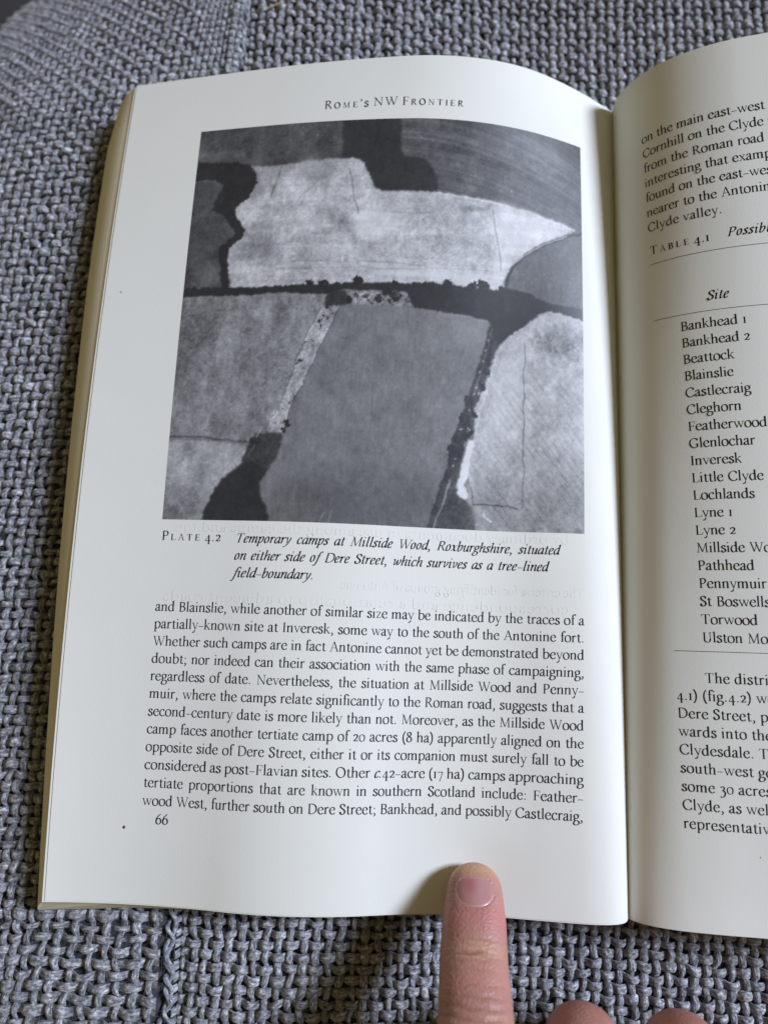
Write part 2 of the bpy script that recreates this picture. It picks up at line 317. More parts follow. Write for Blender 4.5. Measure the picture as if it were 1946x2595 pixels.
# italic forms, drawn upright and slanted afterwards
ITA = {
'a': (8.2, 'C 1 6.6 9 5 9.9 3 9.2 1.4 6.6 1.2 3.2 2.3 .4 4 .6 6.4 4.2;V 6.7 1.4 9.8;C .8 6.7 1.8 7 .4 7.7 .2 8.7 1.8'),
'b': (7.9, 'V 1.7 1 16 h;C 1 1.8 5.6 3.6 8.8 5.6 9.9 7 8 6.8 4.4 5 .8 3 0 1.8 1'),
'c': (6.7, 'C 1 5.9 8.4 5 9.8 3.4 9.7 1.7 7.4 1.3 3.8 2.4 .5 4.2 .2 6.2 2.2;D 5.6 8.3 .75'),
'd': (8.2, 'C 1 6.6 9 5 9.9 3 9.2 1.4 6.6 1.2 3.2 2.3 .4 4 .6 6.4 4.2;V 6.7 1.4 16 h;C .8 6.7 1.8 7 .4 7.7 .2 8.7 1.8'),
'e': (6.7, 'C 1 1.5 4.8 4.2 5.6 5.7 7.4 5.2 9.4 3.8 9.9 1.9 8 1.3 4.2 2.3 .6 4.2 .2 6.2 2.2'),
'f': (5.0, 'C 1 7 15.4 5.8 16 4.3 14.6 3.4 10 2.7 2 1.9 -3 .6 -5.4 -.9 -5.2;D 6.9 15.2 .8;D -1 -4.9 .8;H .6 5.6 9.6'),
'g': (7.4, 'C 1 3.9 9.9 2 8.9 1.5 6.6 2.3 4.4 4.1 3.9 5.8 5 6.2 7.2 5.4 9.2 3.9 9.9;L .8 5.7 9.2 8 9.8;C .9 2.7 4.2 1.5 2.8 2 1.6 4 1 6 .2 6.9 -1.6 6.2 -4 3.8 -5.5 1.2 -5 .2 -3.4 1 -1.4 2.7 .9'),
'h': (8.4, 'V 1.8 0 16 h;C .9 1.8 4.6 3.6 8 5.6 9.8 6.9 9 6.7 6;V 6.7 1.6 6.5;C .8 6.7 1.8 7 .4 7.7 .2 8.8 1.8'),
'i': (4.6, 'V 2.2 1.6 9.8;C .8 2.2 8.6 1.6 9.8 .4 8;C .8 2.2 1.9 2.6 .4 3.3 .2 4.5 1.8;D 2.4 14.2 .95'),
'l': (4.6, 'V 2.2 1.6 16 h;C .8 2.2 1.9 2.6 .4 3.3 .2 4.5 1.8'),
'm': (12.6, 'V 1.9 0 9.8;C .8 1.9 8.6 1.4 9.8 .2 8;C .9 1.9 4.6 3.6 8.2 5.3 9.8 6.5 9 6.4 6;V 6.4 0 6.5;C .9 6.4 4.6 8.1 8.2 9.8 9.8 11 9 10.9 6;V 10.9 1.6 6.5;C .8 10.9 1.8 11.2 .4 11.9 .2 13 1.8'),
'n': (8.5, 'V 1.9 0 9.8;C .8 1.9 8.6 1.4 9.8 .2 8;C .9 1.9 4.6 3.6 8 5.5 9.8 6.9 9 6.8 6;V 6.8 1.6 6.5;C .8 6.8 1.8 7.1 .4 7.8 .2 8.9 1.8'),
'o': (7.6, 'C 1 4 9.9 1.9 8.4 1.3 5 1.9 1.3 3.6 .1 5.7 1.6 6.4 5 5.8 8.6 4 9.9'),
'p': (8.1, 'V 2 -5.3 9.8 f;C .8 2 8.4 1.4 9.6 .2 8;C 1 2 5.6 3.8 8.8 5.8 9.9 7.2 8 7 4.4 5.3 .8 3.3 0 2 1'),
'r': (6.0, 'V 1.9 0 9.8;C .8 1.9 8.6 1.4 9.8 .2 8;C .9 1.9 4.8 3.4 8.4 5 9.8 5.8 9.4;D 5.6 9 .8'),
's': (5.9, 'C 1.1 5.1 7.8 4.6 9.5 3.2 9.9 1.8 8.8 1.8 7 3.4 5.2 4.7 3.4 4.5 1.2 3 .1 1.5 .4 .8 2.2;D 5 8 .65;D 1 2 .65'),
't': (5.2, 'V 2.5 1.8 13;C .9 2.5 2.2 2.8 .4 3.6 .2 5 1.8;H .6 5 9.6'),
'u': (8.6, 'V 2.1 2.6 9.8;C .8 2.1 8.6 1.6 9.8 .4 8;C .9 2.1 3 2.4 .6 3.8 .2 5.6 1.8 6.9 5;V 6.9 1.6 9.8;C .8 6.9 1.9 7.2 .4 7.9 .2 9 1.8'),
'v': (7.4, 'C .8 .4 8 1.6 9.8 2.3 8.6;L 1.35 2.2 9 2.7 .6;C .9 2.7 .4 5 2.8 6.5 6.2 6.3 8.8 5.4 9.6'),
'w': (11.4, 'C .8 .4 8 1.6 9.8 2.3 8.6;L 1.35 2.2 9 2.7 .6;C .9 2.7 .4 5 3.4 6.4 8.8;L 1.35 6.5 9 7 .6;C .9 7 .4 9.2 2.8 10.7 6.2 10.5 8.8 9.6 9.6'),
'x': (7.8, 'C 1.1 .8 8.4 2.2 9.7 3.4 7 4.6 2 6 .2 7.4 1.6;L .6 7 9.4 1 .4;D 6.9 9 .75;D 1 .8 .75'),
'y': (7.8, 'C .8 .4 8 1.6 9.8 2.3 8.6;L 1.35 2.2 9 3.3 1;C .9 6.6 9.4 6.4 5.6 4.8 .8 2.6 -3.4 .2 -5.3;D .1 -4.9 .8;D 6.5 9.2 .7'),
'T': (11.4, 'V 5.8 0 14.5 f;L .7 1.1 14.2 10.6 14.2;L .6 1.2 14.4 1.1 11.6;L .6 10.6 14.4 11 11.6'),
}
for _k in 'DMPRSW.,-()':
    ITA[_k] = (ROM[_k][0]*.93, ROM[_k][1])
_ghost_h = 0
def _cr(P, n=5, closed=False):
    P = np.asarray(P, float)
    if len(P) < 3: return P
    if closed: Q = np.concatenate([P[-2:-1], P, P[1:2]])
    else: Q = np.concatenate([2*P[:1]-P[1:2], P, 2*P[-1:]-P[-2:-1]])
    out = []
    for i in range(1, len(Q)-2):
        t = np.linspace(0, 1, n, endpoint=False)[:, None]
        a, b, c, d = Q[i-1], Q[i], Q[i+1], Q[i+2]
        out.append(.5*((2*b)+(-a+c)*t+(2*a-5*b+4*c-d)*t*t+(-a+3*b-3*c+d)*t**3))
    out.append(P[-1:]); return np.concatenate(out)
def _ribbon(P, w):
    P = np.asarray(P, float); d = np.gradient(P, axis=0); L = np.hypot(d[:, 0], d[:, 1])+1e-9
    nx, ny = -d[:, 1]/L, d[:, 0]/L
    if w is None or isinstance(w, tuple):
        k = w[1] if w else 1
        a = math.radians(16); q = nx*math.cos(a)+ny*math.sin(a); r = -nx*math.sin(a)+ny*math.cos(a)
        w = k*np.sqrt((T_*q)**2+(t_*r)**2)
    w = np.broadcast_to(w, (len(P),))[:, None]/2; N = np.stack([nx, ny], 1)
    A, B = P+N*w, P-N*w
    return [np.array([A[i], A[i+1], B[i+1], B[i]]) for i in range(len(P)-1)]
_cache = {}
def glyph(ch, style):
    """list of (layer, polygon) in font units"""
    key = (ch, style)
    if key in _cache: return _cache[key]
    global T_, t_
    old = (T_, t_)
    if style == 'k': T_, t_ = T_*1.3, t_*1.35      # small capitals are cut heavier
    adv, prog = (ITA if style == 'i' else ROM)[ch]
    out = []; lay = 0
    for cmd in prog.split(';'):
        c, *r = cmd.split(); flags = ''
        if c == 'V' and len(r) == 4: flags = r.pop()
        r = [float(x) for x in r]
        if c == 'V':
            x, y0, y1 = r
            polys = [np.array([(x-T_/2, y0), (x+T_/2, y0), (x+T_/2, y1), (x-T_/2, y1)])]
            if 'f' in flags: polys += [np.array([(x-2, y0), (x+2, y0), (x+1.9, y0+.5), (x-1.9, y0+.5)]), np.array([(x-1.4, y0+.5), (x+1.4, y0+.5), (x+.71, y0+1.5), (x-.71, y0+1.5)])]
            if 's' in flags: polys += [np.array([(x-1.9, y1-.5), (x+1.9, y1-.5), (x+2, y1), (x-2, y1)]), np.array([(x-.71, y1-1.5), (x+.71, y1-1.5), (x+1.4, y1-.5), (x-1.4, y1-.5)])]
            if 'h' in flags: polys += [np.array([(x-2.1, y1-1.2), (x-.71, y1-2.0), (x+.71, y1-1.4), (x+.71, y1+.25)])]
        elif c == 'C':
            P = np.array(r[1:]).reshape(-1, 2); cl = np.allclose(P[0], P[-1])
            polys = _ribbon(_cr(P, 5, cl), (0, r[0]))
            if cl and len(polys) > 1:
                m_ = (polys[0][0]+polys[-1][1])/2; n_ = (polys[0][3]+polys[-1][2])/2
                polys[0][0] = m_; polys[-1][1] = m_; polys[0][3] = n_; polys[-1][2] = n_
        elif c == 'L':
            P = np.array(r[1:]).reshape(-1, 2); polys = _ribbon(P, r[0])
        elif c == 'H':
            polys = [np.array([(r[0], r[2]-.34), (r[1], r[2]-.34), (r[1], r[2]+.34), (r[0], r[2]+.34)])]
        elif c == 'D':
            a = np.linspace(0, 2*np.pi, 9)[:-1]; polys = [np.stack([r[0]+r[2]*np.cos(a), r[1]+r[2]*np.sin(a)], 1)]
        elif c == 'P':
            polys = [np.array(r).reshape(-1, 2)]
        for p in polys:
            lay += 1; out.append((lay, p))
    T_, t_ = old
    _cache[key] = (adv, out); return _cache[key]
def layout(text, style='r', cap=1.0, track=0.0, space=4.6):
    """glyph placements (char, style, x, scale) and natural width; in style 'c' lower case letters become small capitals"""
    x = 0; out = []
    for ch in text:
        if ch == ' ': x += space; out.append((' ', None, x, 1)); continue
        st, sc_, c2 = style, 1.0, ch
        if style == 'c':
            st = 'r'
            if ch.islower() or ch == '\'' : c2 = ch.upper(); sc_ = .70; st = 'k'
            if ch == '\'': sc_ = .95; st = 'r'
        if st == 'i' and c2 not in ITA: st = 'r'
        adv, _ = glyph(c2, st)
        out.append((c2, st, x, sc_)); x += adv*sc_*(1.0 if sc_ == 1 else 1.08) + track
    return out, x - track
UNIT = .175
HX, HY = .955, .92
def set_line(bucket, side, text, v, u0=None, width=None, style='r', track=0.0, size=1.0, x0=None, mirror=False, space=4.6, fit=False, lay0=0):
    """u0 = left end measured in page u (left page: u falls to the right).  width: justify to this many mm"""
    if style == 'r': track += .42
    pl, w = layout(text, style, 1, track, space)
    k = UNIT*size*HX*(1.06 if style == 'i' else 1); ky = UNIT*size*HY; sq = 1.0; gap = 0.0
    ns = text.count(' ')
    if width is not None:
        if fit or ns == 0: sq = width/(w*k)
        else:
            gap = (width - w*k)/ns/k
            if gap < -2.0 or gap > 6: sq = width/(w*k); gap = 0
    seen = 0; sl = math.tan(math.radians(15)) if style == 'i' else 0
    for ch, st, x, s_ in pl:
        if ch == ' ': seen += 1; continue
        jit = rng.normal(0, .04)
        for lay, p in glyph(ch, st)[1]:
            q = p*s_; slx = sl if (style == 'i' and ch not in '.,') else 0
            X = (x + seen*gap + q[:, 0] + slx*q[:, 1])*k*sq; Y = (q[:, 1]+jit)*ky
            if mirror: X = width - X
            u = (u0 - X) if side == 'L' else (u0 + X)
            P = S(side, u, v+Y, .030+.0009*(lay+lay0))
            if (side == 'L') : P = P
            bucket.append(P)
def ink_mesh(name, bucket, parent, m=None, label=None):
    V = []; F = []; n = 0
    for P in bucket:
        a = P[:, :2]; area = np.sum(a[:, 0]*np.roll(a[:, 1], -1)-np.roll(a[:, 0], -1)*a[:, 1])
        idx = list(range(n, n+len(P)))
        F.append(idx if area > 0 else idx[::-1]); V.append(P); n += len(P)
    o = mesh_obj(name, np.concatenate(V), F, m or M_ink, parent, False)
    if label: o['label'] = label
    return o
PLATE_SHAPES = [
('P', 78, 10, 3,[-13,-6,437,-4,438,118,315,125,166,133,124,112,-5,104]),
('P', 96, 10, 8,[-2,71,138,69,149,98,61,100,-6,94]),
('P', 86, 9, 3,[428,-13,603,-6,854,-13,1036,-17,1179,-17,1176,279,1136,279,1065,259,974,239,865,226,716,218,537,216]),
('P', 74, 5, 8,[1057,22,1197,-34,1193,88,1139,82]),
('P', 98, 7, 14,[793,24,943,18,1037,36,1113,89,1088,100,981,67,857,46]),
('P', 50, 4, 3,[432,-13,602,-11,603,75,613,114,674,119,700,145,714,178,716,218,618,216,557,217,540,210,536,210,513,165,494,123,436,117]),
('P', 74, 9, 4,[-19,161,60,169,92,185,79,225,65,260,111,290,145,340,102,378,113,503,-14,503]),
('P', 100, 8, 16,[55,429,98,430,108,492,40,490]),
('P', 96, 8, 10,[103,298,116,299,145,340,119,335]),
('P', 178, 17, 3,[161,134,315,128,436,119,482,121,499,132,515,169,536,210,553,217,557,219,716,219,823,224,908,234,1019,249,1089,263,1136,276,1103,296,1034,332,978,369,936,412,926,441,914,480,889,491,753,496,552,507,423,510,272,509,143,506,131,462,123,418,116,390,171,339,167,324,141,287,130,264,154,239,175,186]),
('P', 198, 8, 14,[887,232,1019,251,1112,283,999,344,928,408,909,468,884,463]),
('P', 198, 8, 12,[483,276,596,271,599,343,560,360,494,340]),
('P', 194, 8, 12,[548,436,874,447,893,478,551,482]),
('P', 138, 10, 16,[162,140,197,142,207,206,197,241,162,239]),
('P', 140, 14, 16,[170,333,230,335,263,385,237,427,127,423,125,392]),
('P', 150, 10, 10,[315,123,420,124,403,189,319,172]),
('L', 150, 40, 12,[224,260,271,267,329,261,380,279,452,319,487,361,538,394,600,351]),
('L', 150, 34, 10,[290,359,356,357,405,340,432,327]),
('L', 105, 5, 1,[261,134,238,231]),
('L', 108, 6, 1,[461,151,475,216,493,287]),
('L', 145, 5, 1,[304,260,327,225,382,179]),
('L', 115, 6, 1,[876,255,890,320,902,377,907,431]),
('L', 135, 4, 1,[565,284,702,280,718,270,716,229]),
('L', 140, 4, 1,[793,285,778,320,763,350]),
('L', 138, 4, 1,[641,433,716,404,747,376]),
('L', 150, 5, 1,[287,428,540,428,604,430,710,437,899,436]),
('L', 155, 5, 1,[289,450,540,443,549,449,670,446]),
('L', 138, 30, 7,[783,257,849,254]),
('L', 140, 20, 6,[665,357,754,343]),
('L', 140, 60, 18,[388,275,452,310,479,353]),
('L', 148, 50, 16,[571,402,650,382,755,363,871,364]),
('L', 150, 40, 14,[125,392,176,399,234,384]),
('L', 205, 8, 1,[716,222,865,231,996,248,1132,280]),
('P', 44, 4, 2,[-19,103,124,112,160,124,185,151,192,183,166,230,134,255,138,282,167,324,163,346,124,383,122,414,136,501,111,522,111,496,93,395,95,376,139,340,106,290,60,260,72,225,88,185,60,168,-7,162]),
('P', 92, 9, 2,[1176,270,1136,279,1108,295,1034,333,978,370,936,413,922,484,940,507,1171,530]),
('L', 52, 18, 1,[1156,284,1108,300,1039,337,982,376,943,417,927,454,922,492]),
('L', 108, 5, 1,[1034,340,989,371,951,414,940,448,937,486]),
('P', 126, 16, 2,[-16,525,111,526,236,524,420,524,404,565,367,649,334,756,311,830,287,891,250,927,228,955,130,946,-10,938]),
('P', 100, 16, 30,[-15,536,138,548,73,612,71,738,35,796,-12,821]),
('L', 98, 60, 16,[288,552,291,656]),
('L', 104, 60, 16,[86,577,78,670]),
('P', 150, 15, 2,[-9,946,130,950,220,962,226,971,208,1015,170,1043,141,1083,120,1131,113,1174,-5,1173]),
('P', 118, 14, 16,[-6,1077,100,1076,115,1166,-2,1169]),
('P', 148, 26, 2,[406,561,456,560,420,652,375,764,347,829,327,894,322,934,274,927,291,862,311,830,336,756,371,645]),
('P', 112, 11, 2,[458,563,555,557,663,557,756,566,855,575,880,578,885,587,883,588,877,621,845,739,812,846,791,912,767,1025,739,1113,728,1176,639,1181,292,1175,288,1133,270,1094,268,1062,286,1034,307,990,328,906,347,833,375,764,421,653]),
('P', 92, 9, 40,[317,1034,631,1021,767,1025,734,1176,295,1179]),
('P', 128, 8, 20,[748,570,875,575,878,645,800,652]),
('L', 72, 5, 1,[457,564,420,653,375,764,347,829,328,898,316,958]),
('L', 84, 5, 1,[404,565,367,649,334,756,307,834,287,887]),
('L', 70, 5, 1,[885,579,877,621,845,739,812,846]),
('P', 44, 4, 2,[-15,501,109,500,159,501,272,501,422,495,551,488,752,480,889,489,918,482,981,484,1046,510,1103,515,1171,519,1171,569,1103,552,1038,538,988,574,956,608,911,644,908,660,895,645,883,584,875,575,756,565,667,555,650,540,644,510,552,512,608,510,464,514,416,524,236,523,111,526,-12,525]),
('P', 118, 30, 3,[460,517,608,513,644,511,654,552,554,555,466,557]),
('P', 52, 6, 3,[420,520,468,515,486,546,462,559,410,560]),
('P', 56, 14, 2,[880,580,907,648,900,673,878,744,849,844,843,900,827,921,817,958,807,1022,800,1050,834,1090,860,1142,857,1174,726,1180,739,1113,767,1025,789,912,812,846,845,739,875,622]),
('P', 170, 13, 2,[1038,540,1068,535,1112,543,1180,560,1174,1182,979,1173,857,1170,863,1126,836,1088,835,1021,851,908,845,844,878,744,904,660,935,625,980,584]),
('P', 138, 22, 14,[998,633,1014,602,1090,571,1170,596,1169,661,1087,681,1040,655]),
('P', 145, 14, 12,[1121,700,1169,691,1169,716,1134,724]),
('P', 140, 14, 50,[847,1008,976,1042,1166,995,1166,1175,857,1170]),
('P', 186, 8, 30,[909,693,978,667,984,901,876,906,887,784]),
('P', 208, 5, 1,[834,921,851,920,845,956,835,1021,823,1043,837,1082,822,1087,809,1074,803,1050,811,1010,825,950]),
('L', 105, 7, 1,[984,634,986,819,989,941,989,1101]),
('L', 75, 9, 1,[854,1097,918,1098,978,1106]),
('L', 95, 9, 2,[832,1029,854,1099]),
('L', 120, 5, 1,[889,600,868,704,843,787]),
('L', 125, 16, 1,[786,1035,770,1099]),
('L', 118, 10, 1,[770,1099,743,1171]),
('L', 215, 10, 1,[883,1121,904,1144]),
('L', 150, 5, 1,[908,660,880,793,852,932]),
('L', 140, 4, 1,[916,663,888,792,860,931]),
('L', 196, 7, 2,[904,673,886,752,861,835,850,908]),
('L', 205, 6, 2,[930,416,978,375,1039,335,1108,298]),
('L', 150, 10, 4,[756,569,871,578]),
('P', 60, 8, 3,[228,959,250,927,321,922,316,958,302,994,285,1034,216,1019,212,1011]),
('P', 46, 4, 3,[193,1029,224,1007,289,1026,267,1064,270,1094,290,1133,297,1179,108,1182,120,1129,140,1081]),
('L', 80, 14, 1,[-10,937,89,939,171,947,232,954]),
('L', 185, 5, 1,[251,937,259,918]),
('L', 130, 4, 1,[230,991,251,947]),
('L', 45, 44, 2,[239,949,253,949]),
('L', 150, 4, 1,[430,1171,445,1132]),
('L', 150, 4, 1,[454,1170,468,1133]),
]
PLATE_DOTS = [[369,491,11,42],[408,491,15,42],[502,487,15,42],[447,495,9,42],[35,502,6,42],[609,489,11,42],[659,488,8,42],[688,489,8,42],[712,488,6,42],[758,480,15,42],[826,485,14,42],[859,481,16,42],[834,478,9,42],[910,485,9,42],[613,525,17,42],[565,533,11,42],[588,514,13,42],[483,540,9,42],[505,529,8,42],[527,528,7,42],[565,535,9,42],[594,542,6,42],[546,548,4,42],[537,540,4,42],[420,565,6,42],[435,576,3,42],[416,589,4,42],[401,606,6,42],[406,618,4,42],[425,599,3,42],[438,589,3,42],[431,570,3,42],[370,664,3,42],[388,663,3,42],[356,721,6,42],[351,731,4,42],[329,894,9,42],[321,914,7,42],[313,854,3,42],[336,842,3,42],[829,813,15,42],[845,846,9,42],[815,862,16,42],[830,893,13,42],[827,905,12,42],[801,919,13,42],[788,948,15,42],[864,770,9,42],[877,732,7,42],[884,691,7,42],[878,634,3,150],[871,663,3,150],[864,692,3,150],[857,725,3,150],[846,771,3,150],[843,792,3,150],[810,891,3,150],[797,975,3,150],[794,995,3,150],[855,787,3,150],[832,837,3,150],[832,889,3,150],[315,31,1,190],[362,38,1,190],[359,363,1,190],[661,58,1,190],[929,193,1,190],[1049,125,1,190],[991,13,1,190]]
# ------------------------------------------------------------------ print on the left page
SZ = 1.07
UL = UR+WT
body = ['and Blainslie, while another of similar size may be indicated by the traces of a',
        'partially-known site at Inveresk, some way to the south of the Antonine fort.',
        'Whether such camps are in fact Antonine cannot yet be demonstrated beyond',
        'doubt; nor indeed can their association with the same phase of campaigning,',
        'regardless of date. Nevertheless, the situation at Millside Wood and Penny-',
        'muir, where the camps relate significantly to the Roman road, suggests that a',
        'second-century date is more likely than not. Moreover, as the Millside Wood',
        'camp faces another tertiate camp of 20 acres (8 ha) apparently aligned on the',
        'opposite side of Dere Street, either it or its companion must surely fall to be',
        None,
        'tertiate proportions that are known in southern Scotland include: Feather-',
        'wood West, further south on Dere Street; Bankhead, and possibly Castlecraig,']
B = []
for k, line in enumerate(body):
    v = V12 + (11-k)*PITCH
    if line: set_line(B, 'L', line, v, UL, WT, size=SZ)
    else:      # one line carries an italic c.
        a, b_, c_ = 'considered as post-Flavian sites. Other ', 'c', '.42-acre (17 ha) camps approaching'
        wa = layout(a, track=.42)[1]; wc = layout(c_, track=.42)[1]; wb = 7.2
        k_ = WT/((wa+wb+wc)*UNIT*SZ)
        set_line(B, 'L', a, v, UL, wa*UNIT*SZ*k_, size=SZ, fit=True)
        set_line(B, 'L', b_, v, UL-wa*UNIT*SZ*k_, wb*UNIT*SZ*k_, size=SZ, style='i', fit=True)
        set_line(B, 'L', c_, v, UL-(wa+wb)*UNIT*SZ*k_, wc*UNIT*SZ*k_, size=SZ, fit=True)
ink_mesh('body_text', B, page_left)
B = []; set_line(B, 'L', '66', -86.65, 127.6, 3.5, size=SZ, fit=True); ink_mesh('page_number', B, page_left)
B = []
set_line(B, 'L', "Rome's", 114.28, 94.0, 13.1, 'c', track=2.9, size=SZ, fit=True)
set_line(B, 'L', 'NW', 114.52, 79.6, 7.05, 'r', track=1.6, size=SZ, fit=True)
set_line(B, 'L', 'Frontier', 114.4, 71.3, 17.7, 'c', track=2.9, size=SZ, fit=True)
ink_mesh('running_title', B, page_left)
B = []
set_line(B, 'L', 'Plate', -12.2, 131.2, 10.9, 'c', track=2.8, size=SZ, fit=True)
set_line(B, 'L', '4.2', -12.3, 119.1, 4.5, 'r', track=.5, size=SZ, fit=True)
set_line(B, 'L', 'Temporary camps at Millside Wood, Roxburghshire, situated', -12.5, 110.7, 88.3, 'i', track=.7, size=SZ)
set_line(B, 'L', 'on either side of Dere Street, which survives as a tree-lined', -17.15, 110.7, 85.3, 'i', track=.7, size=SZ)
set_line(B, 'L', 'field-boundary.', -21.85, 110.7, 21.9, 'i', track=.65, size=SZ)
ink_mesh('caption_text', B, page_left)
# the next page's print shows faintly through the paper, mirrored
B = []
for v, s, x0, w in [(-9.6, 'by ordinary documents in use among the camps and the', UL-4, 108), (-24.0, 'The criteria for identifying groups of Antonine', UR+66, 66),
                    (-28.5, 'correspondence and a relationship to adjacent roads', UL-2, 110)]:
    set_line(B, 'L', s, v, x0, w, size=SZ, mirror=True, track=.6)
for P in B: P -= 0
o = ink_mesh('show_through_text', [S('L', -p[:, 0]*0+0, p[:, 1])*0 + p - np.array([0, 0, .012]) for p in B], page_left, M_ghost)

# ------------------------------------------------------------------ the halftone photograph (tone is ink laid on the plate)
def plate_tones():
    res = 4.0                                     # cells per millimetre
    W, H = int(115.98*res), int(116.9*res)
    yy, xx = np.mgrid[0:H, 0:W]; X = (xx+.5)*10/res; Y = (yy+.5)*10/res      # in tenths of a millimetre
    img = np.full((H, W), 110.0); nz = np.full((H, W), 10.0)
    def blur(a, s):
        if s <= 0: return a
        r = max(1, int(3*s)); k = np.exp(-.5*(np.arange(-r, r+1)/s)**2); k /= k.sum()
        a = np.pad(a, r, mode='edge'); a = np.apply_along_axis(lambda m_: np.convolve(m_, k, 'same'), 0, a); a = np.apply_along_axis(lambda m_: np.convolve(m_, k, 'same'), 1, a)
        return a[r:-r, r:-r]
    def noise(sx, sy, seed):
        g = np.random.default_rng(seed).normal(size=(int(H/sy)+3, int(W/sx)+3))
        iy = np.linspace(0, g.shape[0]-2.001, H); ix = np.linspace(0, g.shape[1]-2.001, W); a = np.floor(iy).astype(int); b_ = np.floor(ix).astype(int)
        fy = (iy-a)[:, None]; fx = (ix-b_)[None]; fy = fy*fy*(3-2*fy); fx = fx*fx*(3-2*fx)
        return (g[a][:, b_]*(1-fy)*(1-fx)+g[a+1][:, b_]*fy*(1-fx)+g[a][:, b_+1]*(1-fy)*fx+g[a+1][:, b_+1]*fy*fx)
    warp = noise(14, 14, 3)*5+noise(5, 5, 4)*2.4; warp2 = noise(14, 14, 5)*5+noise(5, 5, 6)*2.4
    fine = noise(1.4, 1.4, 31)+noise(3, 3, 32); fine2 = noise(1.4, 1.4, 33)+noise(3, 3, 34)
    def poly(P):
        x = X+warp*.30+fine*1.2; y = Y+warp2*.30+fine2*1.2; ins = np.zeros((H, W), bool); n = len(P)
        for i in range(n):
            (x0, y0), (x1, y1) = P[i], P[(i+1) % n]
            if y0 == y1: continue
            c = (y0 > y) != (y1 > y); ins ^= c & (x < (x1-x0)*(y-y0)/(y1-y0)+x0)
        return ins.astype(float)
    def line(P, w):
        d = np.full((H, W), 1e9); x = X+warp*.35; y = Y+warp2*.35
        for (x0, y0), (x1, y1) in zip(P[:-1], P[1:]):
            L = (x1-x0)**2+(y1-y0)**2; t = np.clip(((x-x0)*(x1-x0)+(y-y0)*(y1-y0))/L, 0, 1)
            d = np.minimum(d, np.hypot(x-x0-t*(x1-x0), y-y0-t*(y1-y0)))
        return np.clip((w/2-d)/2+.5, 0, 1)
    for kind, val, a, b_, pts in PLATE_SHAPES:
        P = np.array(pts, float).reshape(-1, 2)
        if kind == 'P': m_ = blur(poly(P), max(.75, b_*.34)); nz = nz*(1-m_)+a*m_
        else: m_ = blur(line(P, a*.43), max(.5, b_*.3))*.9
        img = img*(1-m_)+val*m_
    # cropmark texture and drilling lines of the pale field on the lower right
    for x, y, r, val in PLATE_DOTS:
        d = np.hypot(X+warp*.5+fine*1.7-x, (Y+warp2*.5+fine2*1.7-y)); m_ = np.clip((r-d)/3+.5, 0, 1); img = img*(1-m_)+val*m_
    fld = np.zeros((H, W))
    for kind, val, a, b_, pts in PLATE_SHAPES:
        if kind == 'P' and val == 170: fld = blur(poly(np.array(pts, float).reshape(-1, 2)), .6)
        elif kind == 'P' and val == 208: fld *= 1-blur(poly(np.array(pts, float).reshape(-1, 2)), .6)
    ph = (X*.80-Y*.60+noise(60, 60, 8)*1.2)
    st = np.clip(np.cos(ph/17*2*np.pi)-.62, 0, 1)*50*(.4+.5*np.clip(noise(18, 18, 9)+.4, 0, 1.4))
    st2 = np.cos(ph/5.6*2*np.pi)*4
    img -= fld*(st*np.clip((Y-520)/350, .12, 1)+st2)
    mid = np.zeros((H, W))
    for kind, val, a, b_, pts in PLATE_SHAPES:
        if kind == 'P' and val == 112 and a == 11: mid = blur(poly(np.array(pts, float).reshape(-1, 2)), 1)
    img += mid*((noise(2.2, 20, 10)+noise(1.5, 9, 15))*1.7)
    big = np.zeros((H, W))
    for kind, val, a, b_, pts in PLATE_SHAPES:
        if kind == 'P' and val == 178: big = blur(poly(np.array(pts, float).reshape(-1, 2)), 1)
    img += big*(noise(70, 5, 11)*5+noise(30, 3, 12)*3)*(1-np.clip((60-img)/10, 0, 1))
    nz = nz*(1-mid*.35)
    img += mid*np.cos((X*.95+Y*.28+noise(30, 60, 40)*2)/7.5*2*np.pi)*3.0*(.6+.5*noise(40, 40, 41))
    tr = np.zeros((H, W))
    for kind, val, a, b_, pts in PLATE_SHAPES:
        if kind == 'P' and val == 86: tr = blur(poly(np.array(pts, float).reshape(-1, 2)), 1)
    dark_ = np.clip((img-58)/15, 0, 1)
    bend = np.clip(((X-500)/10.0)**2*.035, 0, 400)          # cultivation lines follow the curved field edge
    bands = noise(1, 2.2, 42)[:, :1]; row = np.clip(((Y-bend*.9)*res/10).astype(int)+60, 0, H-1)
    img += tr*dark_*(bands[row, 0]*5.0+noise(40, 6, 43)*4)
    img += (noise(3, 3, 20)*.40+noise(7, 9, 21)*.45+noise(20, 26, 22)*.45+noise(1.2, 1.2, 23)*.42+noise(2.5, 14, 24)*.12)*nz*1.15
    img += np.cos(X*2*np.pi/3.1)*np.cos(Y*2*np.pi/3.3)*2.2
    return np.clip(img, 40, 222)*.985+2, W, H, res
img, W_, H_, res_ = plate_tones()
